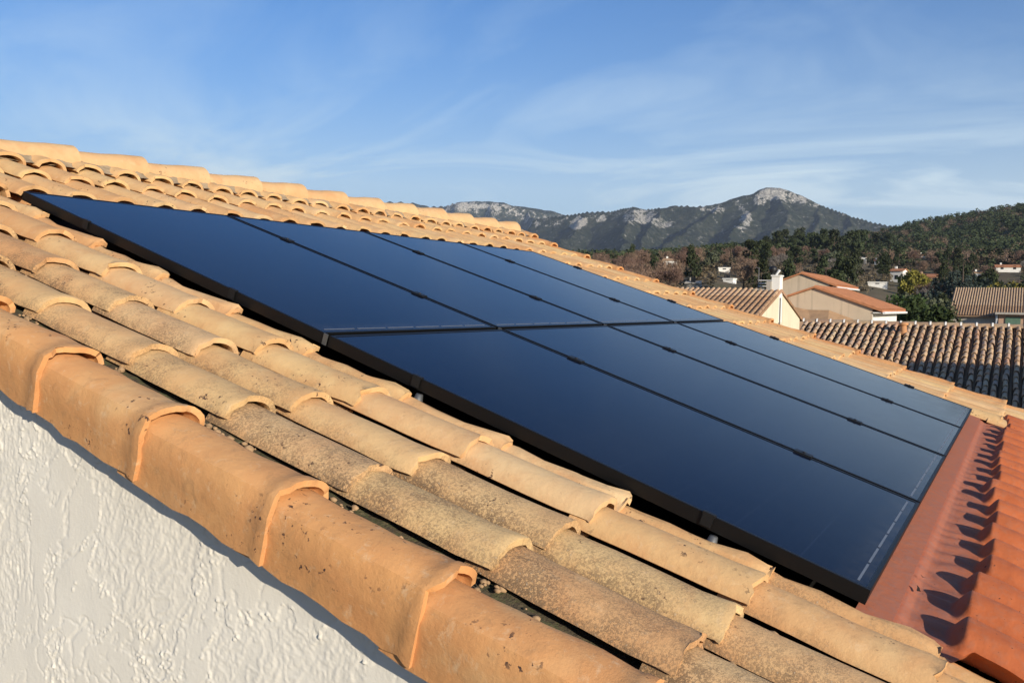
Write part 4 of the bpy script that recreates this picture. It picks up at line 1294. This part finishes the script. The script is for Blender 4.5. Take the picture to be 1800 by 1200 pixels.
def leaves(centres, radii, n_each, size, rs, squash=0.8, up=0.0, long=1.0):
    """leaf-sized triangles spread through clumps -> V, F"""
    V = []
    for c, R_ in zip(centres, radii):
        n = n_each
        u = rs.normal(size=(n, 3)); u /= np.linalg.norm(u, axis=1)[:, None]
        rad = R_*rs.uniform(0.35, 1.0, n)[:, None]**0.6
        p = u*rad*np.array([1, 1, squash]) + np.asarray(c)
        d1 = rs.normal(size=(n, 3)); d1[:, 2] += up
        d1 /= np.linalg.norm(d1, axis=1)[:, None]
        d2 = np.cross(d1, rs.normal(size=(n, 3))); d2 /= np.linalg.norm(d2, axis=1)[:, None]
        s = size*rs.uniform(0.6, 1.35, n)[:, None]
        V.append(np.stack([p - d2*s*0.5, p + d2*s*0.5, p + d1*s*long], 1))
    V = np.concatenate(V).reshape(-1, 3)
    return V, np.arange(len(V)).reshape(-1, 3)

def crown_points(kind, rs, H):
    if kind == 'pine':
        n = 16; c = []
        lo = 0.28*H
        for i in range(n):
            t = rs.uniform(0, 1); z = lo + (H*0.96-lo)*t
            w = H*0.26*(1-0.75*t**1.5)*rs.uniform(0.3, 1.0); a = rs.uniform(0, 2*PI)
            c.append((w*math.cos(a), w*math.sin(a), z))
        return c, [H*rs.uniform(.09, .15) for _ in c]
    if kind == 'round':
        c = []
        for i in range(15):
            u = rs.normal(size=3); u /= np.linalg.norm(u); k = rs.uniform(.3, 1)
            c.append((u[0]*H*.30*k, u[1]*H*.30*k, H*.60 + u[2]*H*.27*k))
        return c, [H*rs.uniform(.11, .17) for _ in c]
    if kind == 'column':
        c = [(rs.uniform(-.03, .03)*H, rs.uniform(-.03, .03)*H, H*t) for t in np.linspace(.08, .95, 12)]
        return c, [H*.10*(1-.7*abs(t-.35)) for t in np.linspace(0, 1, 12)]

def tree_meshes(kind, seed, H, leafmat, n_each, size, long=1.0, up=0.0):
    rs = np.random.RandomState(seed)
    c, rad = crown_points(kind, rs, H)
    V, F = leaves(c, rad, n_each, size, rs, 0.8, up, long)
    crown = np_mesh('crown', V, F, leafmat)
    mb = MB()
    mb.tube([(0, 0, -1.5), (0.02*H, 0, H*.25), (0.0, 0.01*H, H*.55), (0.01*H, 0, H*.85)], [H*.026, H*.020, H*.013, H*.004], 7)
    for q in c[::2]:
        z0 = max(H*.2, q[2]-H*.14)
        mb.tube([(0.01*H, 0, z0), (q[0]*.5, q[1]*.5, (z0+q[2])/2), q], [H*.010, H*.006, H*.002], 5, False)
    return crown, mb.mesh('trunk', M_BARK, True)
T_PINE = [tree_meshes('pine', 400+i, 11, M_PINE, 95, .55) for i in range(4)]
T_BARE = [tree_meshes('round', 420+i, 9, M_BARE, 110, .12, 7.0, 0.7) for i in range(4)]
T_GREY = [tree_meshes('round', 430+i, 8, M_GREYT, 90, .10, 8.0, 0.7) for i in range(2)]
T_OLIVE = [tree_meshes('round', 440+i, 7, M_OLIVE, 110, .38) for i in range(2)]
T_CYP = [tree_meshes('column', 450+i, 9, M_HEDGE, 90, .35) for i in range(2)]

def plant(tmpl, name, label, cat, group, x, y, s, z=None, rz=None):
    z = float(ground_z(x, y)) if z is None else z
    t = thing(name, label, cat, (x, y, z), RNG.uniform(0, 2*PI) if rz is None else rz, group)
    t.scale = (s*RNG.uniform(.9, 1.1), s*RNG.uniform(.9, 1.1), s)
    link('trunk', tmpl[1], t); link('crown', tmpl[0], t)
    return t
LBL = {'pine': ('pine_tree', 'dark green pine', 'pine', 'pine trees in the valley'),
       'bare': ('bare_tree', 'bare brown winter tree', 'tree', 'bare brown trees in the valley'),
       'grey': ('bare_tree', 'leafless grey tree', 'tree', 'leafless grey trees in the valley'),
       'olive': ('olive_tree', 'grey green bushy tree', 'tree', 'bushy green trees in the valley')}
PLACE = ((1130, 'above the far end of the near roof'), (1200, 'around the two storey white house on the left'), (1260, 'left of the small white houses by the aerial'), (1330, 'behind the aerial'),
         (1400, 'behind the white chimney'), (1470, 'above the rear orange roof'), (1530, 'above the lower orange roof'), (1600, 'around the tall white house'),
         (1660, 'left of the cedar'), (1720, 'behind the cedar'), (1770, 'right of the cedar'), (9999, 'at the right edge of the valley'))
def tree_label(kind, px, r, s):
    size = 'small' if s < .72 else ('middling' if s < .88 else 'tall')
    far = 'near' if r < 210 else ('set back' if r < 310 else 'far back')
    return '%s %s, %s, %s' % (size, LBL[kind][1], far, next(p for x, p in PLACE if px < x))
TM = {'pine': T_PINE, 'bare': T_BARE, 'grey': T_GREY, 'olive': T_OLIVE}
def photo_ok(px, py_top): return True
def clear_of_houses(px, r):
    for hp, hr, w in HOUSE_AT:
        if r < hr + 6 and abs(px-hp) < (w*0.5/hr*FPX) + 2 + 1.2/r*FPX and r > hr - 130: return False
    return True
for q in range(46):                                       # the taller pines standing along the slope behind the orange roofs
    px = RNG.uniform(1325, 1570); r = RNG.uniform(430, 640)
    if not clear_of_houses(px, r): continue
    az = px_az(px); sc_ = RNG.uniform(1.05, 1.5)
    plant(T_PINE[q % 4], 'pine_tree', '%s pine, %s of the row, %s' % ('huge' if sc_ > 1.35 else ('towering' if sc_ > 1.2 else 'upright'), 'front' if r < 500 else ('middle' if r < 570 else 'back'), next(p for x, p in PLACE if px < x)), 'pine', 'pine trees in the valley',
          CAM[0]+r*math.cos(az), CAM[1]+r*math.sin(az), sc_)
placed = 0; tries = 0
rs = np.random.RandomState(5)
while placed < 190 and tries < 4000:
    tries += 1
    px = rs.uniform(1050, 1830); r = 125 + 300*rs.uniform()**0.8
    if not clear_of_houses(px, r): continue
    az = px_az(px); x, y = CAM[0]+r*math.cos(az), CAM[1]+r*math.sin(az)
    pn = float(fbm(np.array([x/60]), np.array([y/60]), 3, 61)[0])
    u = rs.uniform()
    if px < 1330: kind = 'bare' if u < .74 else ('pine' if u < .88 else 'olive')
    elif px < 1560: kind = 'pine' if u < .42 else ('bare' if u < .62 else ('grey' if u < .82 else 'olive'))
    else: kind = 'olive' if u < .30 else ('bare' if u < .62 else ('pine' if u < .85 else 'grey'))
    nm, lb, ct, gp = LBL[kind]
    sc_ = rs.uniform(.55, .9) if r < 230 else rs.uniform(.62, 1.0)
    plant(TM[kind][rs.randint(len(TM[kind]))], nm, tree_label(kind, px, r, sc_), ct, gp, x, y, sc_)
    placed += 1

# hedge trees right of the end terrace
def big_shrub(name, label, cat, px, py_top, r, width, mat, seed, zbase=None, n=70, size=.22, group=None):
    az = px_az(px); x, y = CAM[0]+r*math.cos(az), CAM[1]+r*math.sin(az)
    zt = crest_z(px, py_top, r, 0)
    zb = GROUND if zbase is None else zbase
    H = zt - zb
    rs = np.random.RandomState(seed)
    t = thing(name, label, cat, (x, y, zb), 0, group)
    c = []; rad = []
    for i in range(46):
        u = rs.normal(size=3); u /= np.linalg.norm(u); k = rs.uniform(.35, 1)**.5
        c.append((u[0]*width*.42*k, u[1]*width*.42*k, H*.52 + u[2]*H*.40*k)); rad.append(width*rs.uniform(.10, .17))
    V, F = leaves(c, rad, n, size, rs, 0.9)
    link('crown', np_mesh('crown', V, F, mat), t)
    mb = MB(); mb.tube([(0, 0, -.3), (.05, 0, H*.4), (0, .05, H*.8)], [.18, .13, .04], 7)
    for q in c[::5]: mb.tube([(0, 0, H*.25), q], [.06, .015], 5, False)
    mb.build('trunk', M_BARK, t)
    return t
big_shrub('hedge_tree', 'dense dark green tree beside the orange end terrace', 'tree', 1584, 511, 66, 5.6, M_HEDGE, 601, None, 120, .24)
big_shrub('hedge_tree', 'grey green dense tree against the long brown roof', 'tree', 1643, 515, 72, 5.0, M_OLIVE, 602, None, 120, .22)
big_shrub('hedge_tree', 'dark low tree between the two dense trees', 'tree', 1618, 520, 62, 4.8, M_HEDGE, 603, None, 120, .24)
big_shrub('shrub', 'low bright green bush at the foot of the white end wall', 'bush', 1575, 556, 58, 2.6, M_HEDGE, 604, None, 50, .18)
big_shrub('shrub', 'yellow leaved small tree beside the tall white house', 'tree', 1602, 476, 200, 7, M_YELLOW, 605, 1.0, 50, .5)
big_shrub('shrub', 'yellow green bushes above the right end of the long roof', 'bush', 1770, 498, 130, 10, M_YELLOW, 606, -3.5, 60, .35)
big_shrub('shrub', 'dull green bushes right of the cedar', 'bush', 1790, 490, 150, 10, M_OLIVE, 607, -3.0, 60, .4)
# cedar with many leaders
def cedar(px, py_top, r, width, seed):
    az = px_az(px); x, y = CAM[0]+r*math.cos(az), CAM[1]+r*math.sin(az)
    zt = crest_z(px, py_top, r, 0); zb = -3.5; H = zt - zb
    rs = np.random.RandomState(seed)
    t = thing('cedar_tree', 'large blue green cedar with many pointed tops behind the long roof', 'cedar', (x, y, zb))
    V = []; mb = MB()
    mb.tube([(0, 0, -.5), (0, 0, H*.5), (0, 0, H)], [.4, .25, .03], 8)
    for i in range(34):
        a = rs.uniform(0, 2*PI); k = rs.uniform(.05, 1)**.6; bx, by = width*.5*k*math.cos(a), width*.5*k*math.sin(a)
        top = H*(1-.42*k**1.4)*rs.uniform(.82, 1.0); L = H*rs.uniform(.22, .36)
        mb.tube([(0, 0, top*.5), (bx*.6, by*.6, top*.55), (bx, by, top-L*.5), (bx, by, top)], [.12, .09, .05, .01], 5, False)
        n = 170
        tt = rs.uniform(0, 1, n)**.8; rad = .10 + (1-tt)**1.0*L*.30
        aa_ = rs.uniform(0, 2*PI, n); rr_ = rad*rs.uniform(.3, 1, n)
        p = np.stack([bx + rr_*np.cos(aa_), by + rr_*np.sin(aa_), top - L + L*tt - .25*rr_], 1)
        d1 = np.stack([np.cos(aa_), np.sin(aa_), -.5+rs.normal(size=n)*.3], 1); d2 = rs.normal(size=(n, 3)); d2 /= np.linalg.norm(d2, axis=1)[:, None]
        s = .40*rs.uniform(.6, 1.3, n)[:, None]
        V.append(np.stack([p-d2*s*.35, p+d2*s*.35, p+d1*s], 1))
    V = np.concatenate(V).reshape(-1, 3)
    link('crown', np_mesh('crown', V, np.arange(len(V)).reshape(-1, 3), M_CEDAR), t)
    mb.build('trunk', M_BARK, t)
cedar(1690, 460, 150, 11.5, 620)

# far wood: thousands of trees read as one cover; one merged object per kind
def merged_wood(name, label, kind, N, mat, r_lo, r_hi, px_lo, px_hi, seed, size, keep, hmin, hmax, long=1.0, up=0.0, per=7, clumps=9, wide=1.0):
    rs = np.random.RandomState(seed)
    base = []
    for q in range(5):
        c, rad = crown_points(kind, rs, 1.0)
        idx = rs.permutation(len(c))[:clumps]
        V, F = leaves([c[i] for i in idx], [rad[i]*1.15 for i in idx], per, size, rs, .8, up, long)
        base.append(V)
    out = []
    az_lo, az_hi = px_az(px_hi), px_az(px_lo)
    K = N*5
    Rr = np.sqrt(rs.uniform(r_lo**2, r_hi**2, K)); Aa = rs.uniform(az_lo, az_hi, K)
    Xx = CAM[0]+Rr*np.cos(Aa); Yy = CAM[1]+Rr*np.sin(Aa)
    Pn = fbm(Xx/110, Yy/110, 3, 88); Zz = ground_z(Xx, Yy); Uu = rs.uniform(size=K); Px = 900 + FPX*np.tan(px_az(900)-Aa)
    n = 0
    for i in range(K):
        if n >= N: break
        if not keep(Px[i], Rr[i], Pn[i], Uu[i]) or not clear_of_houses(Px[i], Rr[i]): continue
        H = rs.uniform(hmin, hmax); b = base[rs.randint(5)]; t = rs.uniform(0, 2*PI); ct, st = math.cos(t), math.sin(t)
        Vv = b*H; X_ = (Vv[:, 0]*ct - Vv[:, 1]*st)*wide; Y_ = (Vv[:, 0]*st + Vv[:, 1]*ct)*wide
        out.append(np.stack([X_+Xx[i], Y_+Yy[i], Vv[:, 2] + Zz[i] - 0.2*H], 1)); n += 1
    V = np.concatenate(out)
    return tag(link(name, np_mesh(name, V, np.arange(len(V)).reshape(-1, 3), mat)), label, 'wood', None, 'stuff')
merged_wood('pine_wood', 'dark pine wood covering the slopes below the mountain', 'pine', 4200, M_PINE, 400, 1120, 960, 1960, 71, .085,
            lambda px, r, pn, u: u < ((0.95 if pn > 0.42 else 0.35) if px > 1540 else (0.25 + 0.9*(pn > 0.5))) * (1.0 if r > 520 else 0.55), 6, 11.5, 1.0, 0.0, 15, 11, 1.5)
merged_wood('bare_wood', 'brown leafless woodland on the lower slopes', 'round', 3200, M_BARE, 400, 1080, 960, 1960, 72, .017,
            lambda px, r, pn, u: u < (0.9 if pn < 0.5 else 0.2) * (1.0 if px < 1560 or r < 700 else 0.4), 6, 11, 6.0, .6, 14, 12, 1.2)

merged_wood('undergrowth', 'low brown and green scrub between the valley trees', 'round', 2600, M_SCRUB, 110, 520, 1000, 1900, 73, .10,
            lambda px, r, pn, u: True, 1.6, 4.2, 1.0, .2, 10, 8, 1.7)

# ================================================================== HOUSE STANDING RIGHT OF THE VIEW (throws its shade over the tile slope)
sh_ = thing('side_house', 'flat roofed cream house beyond the right edge of the view', 'house', (13.2, -21.5, GROUND))
mb = MB(); mb.box(-5.2, 5.2, -8.5, 8.5, 0, 1.70-GROUND); mb.build('wall', M_CREAM, sh_)
mb = MB(); mb.box(-5.35, 5.35, -8.65, 8.65, 1.702-GROUND, 1.80-GROUND); mb.build('roof', M_TANROOF, sh_)
for i in range(4):
    for j in range(2):
        mb = MB(); y = -6 + 4*i; z = 1.2 + 3.1*j
        mb.box(-5.26, -5.18, y-.55, y+.55, z, z+1.4); w_ = mb.build('window', M_PANE, sh_)
        mb = MB(); mb.box(-5.34, -5.17, y-.65, y+.65, z-.12, z-.02); mb.build('sill', M_WHITE, w_)

# ================================================================== AIR
hz = MB(); hz.box(-9600, 9600, -9600, 9600, -75, 1000)
m = bpy.data.materials.new('air'); m.use_nodes = True; nt = m.node_tree; nt.nodes.clear()
mo = nt.nodes.new('ShaderNodeOutputMaterial'); pv = nt.nodes.new('ShaderNodeVolumePrincipled')
pv.inputs['Color'].default_value = (0.72, 0.82, 0.95, 1); pv.inputs['Density'].default_value = 7e-5; pv.inputs['Anisotropy'].default_value = 0.2
nt.links.new(pv.outputs[0], mo.inputs['Volume'])
tag(hz.build('haze', m), kind='stuff')
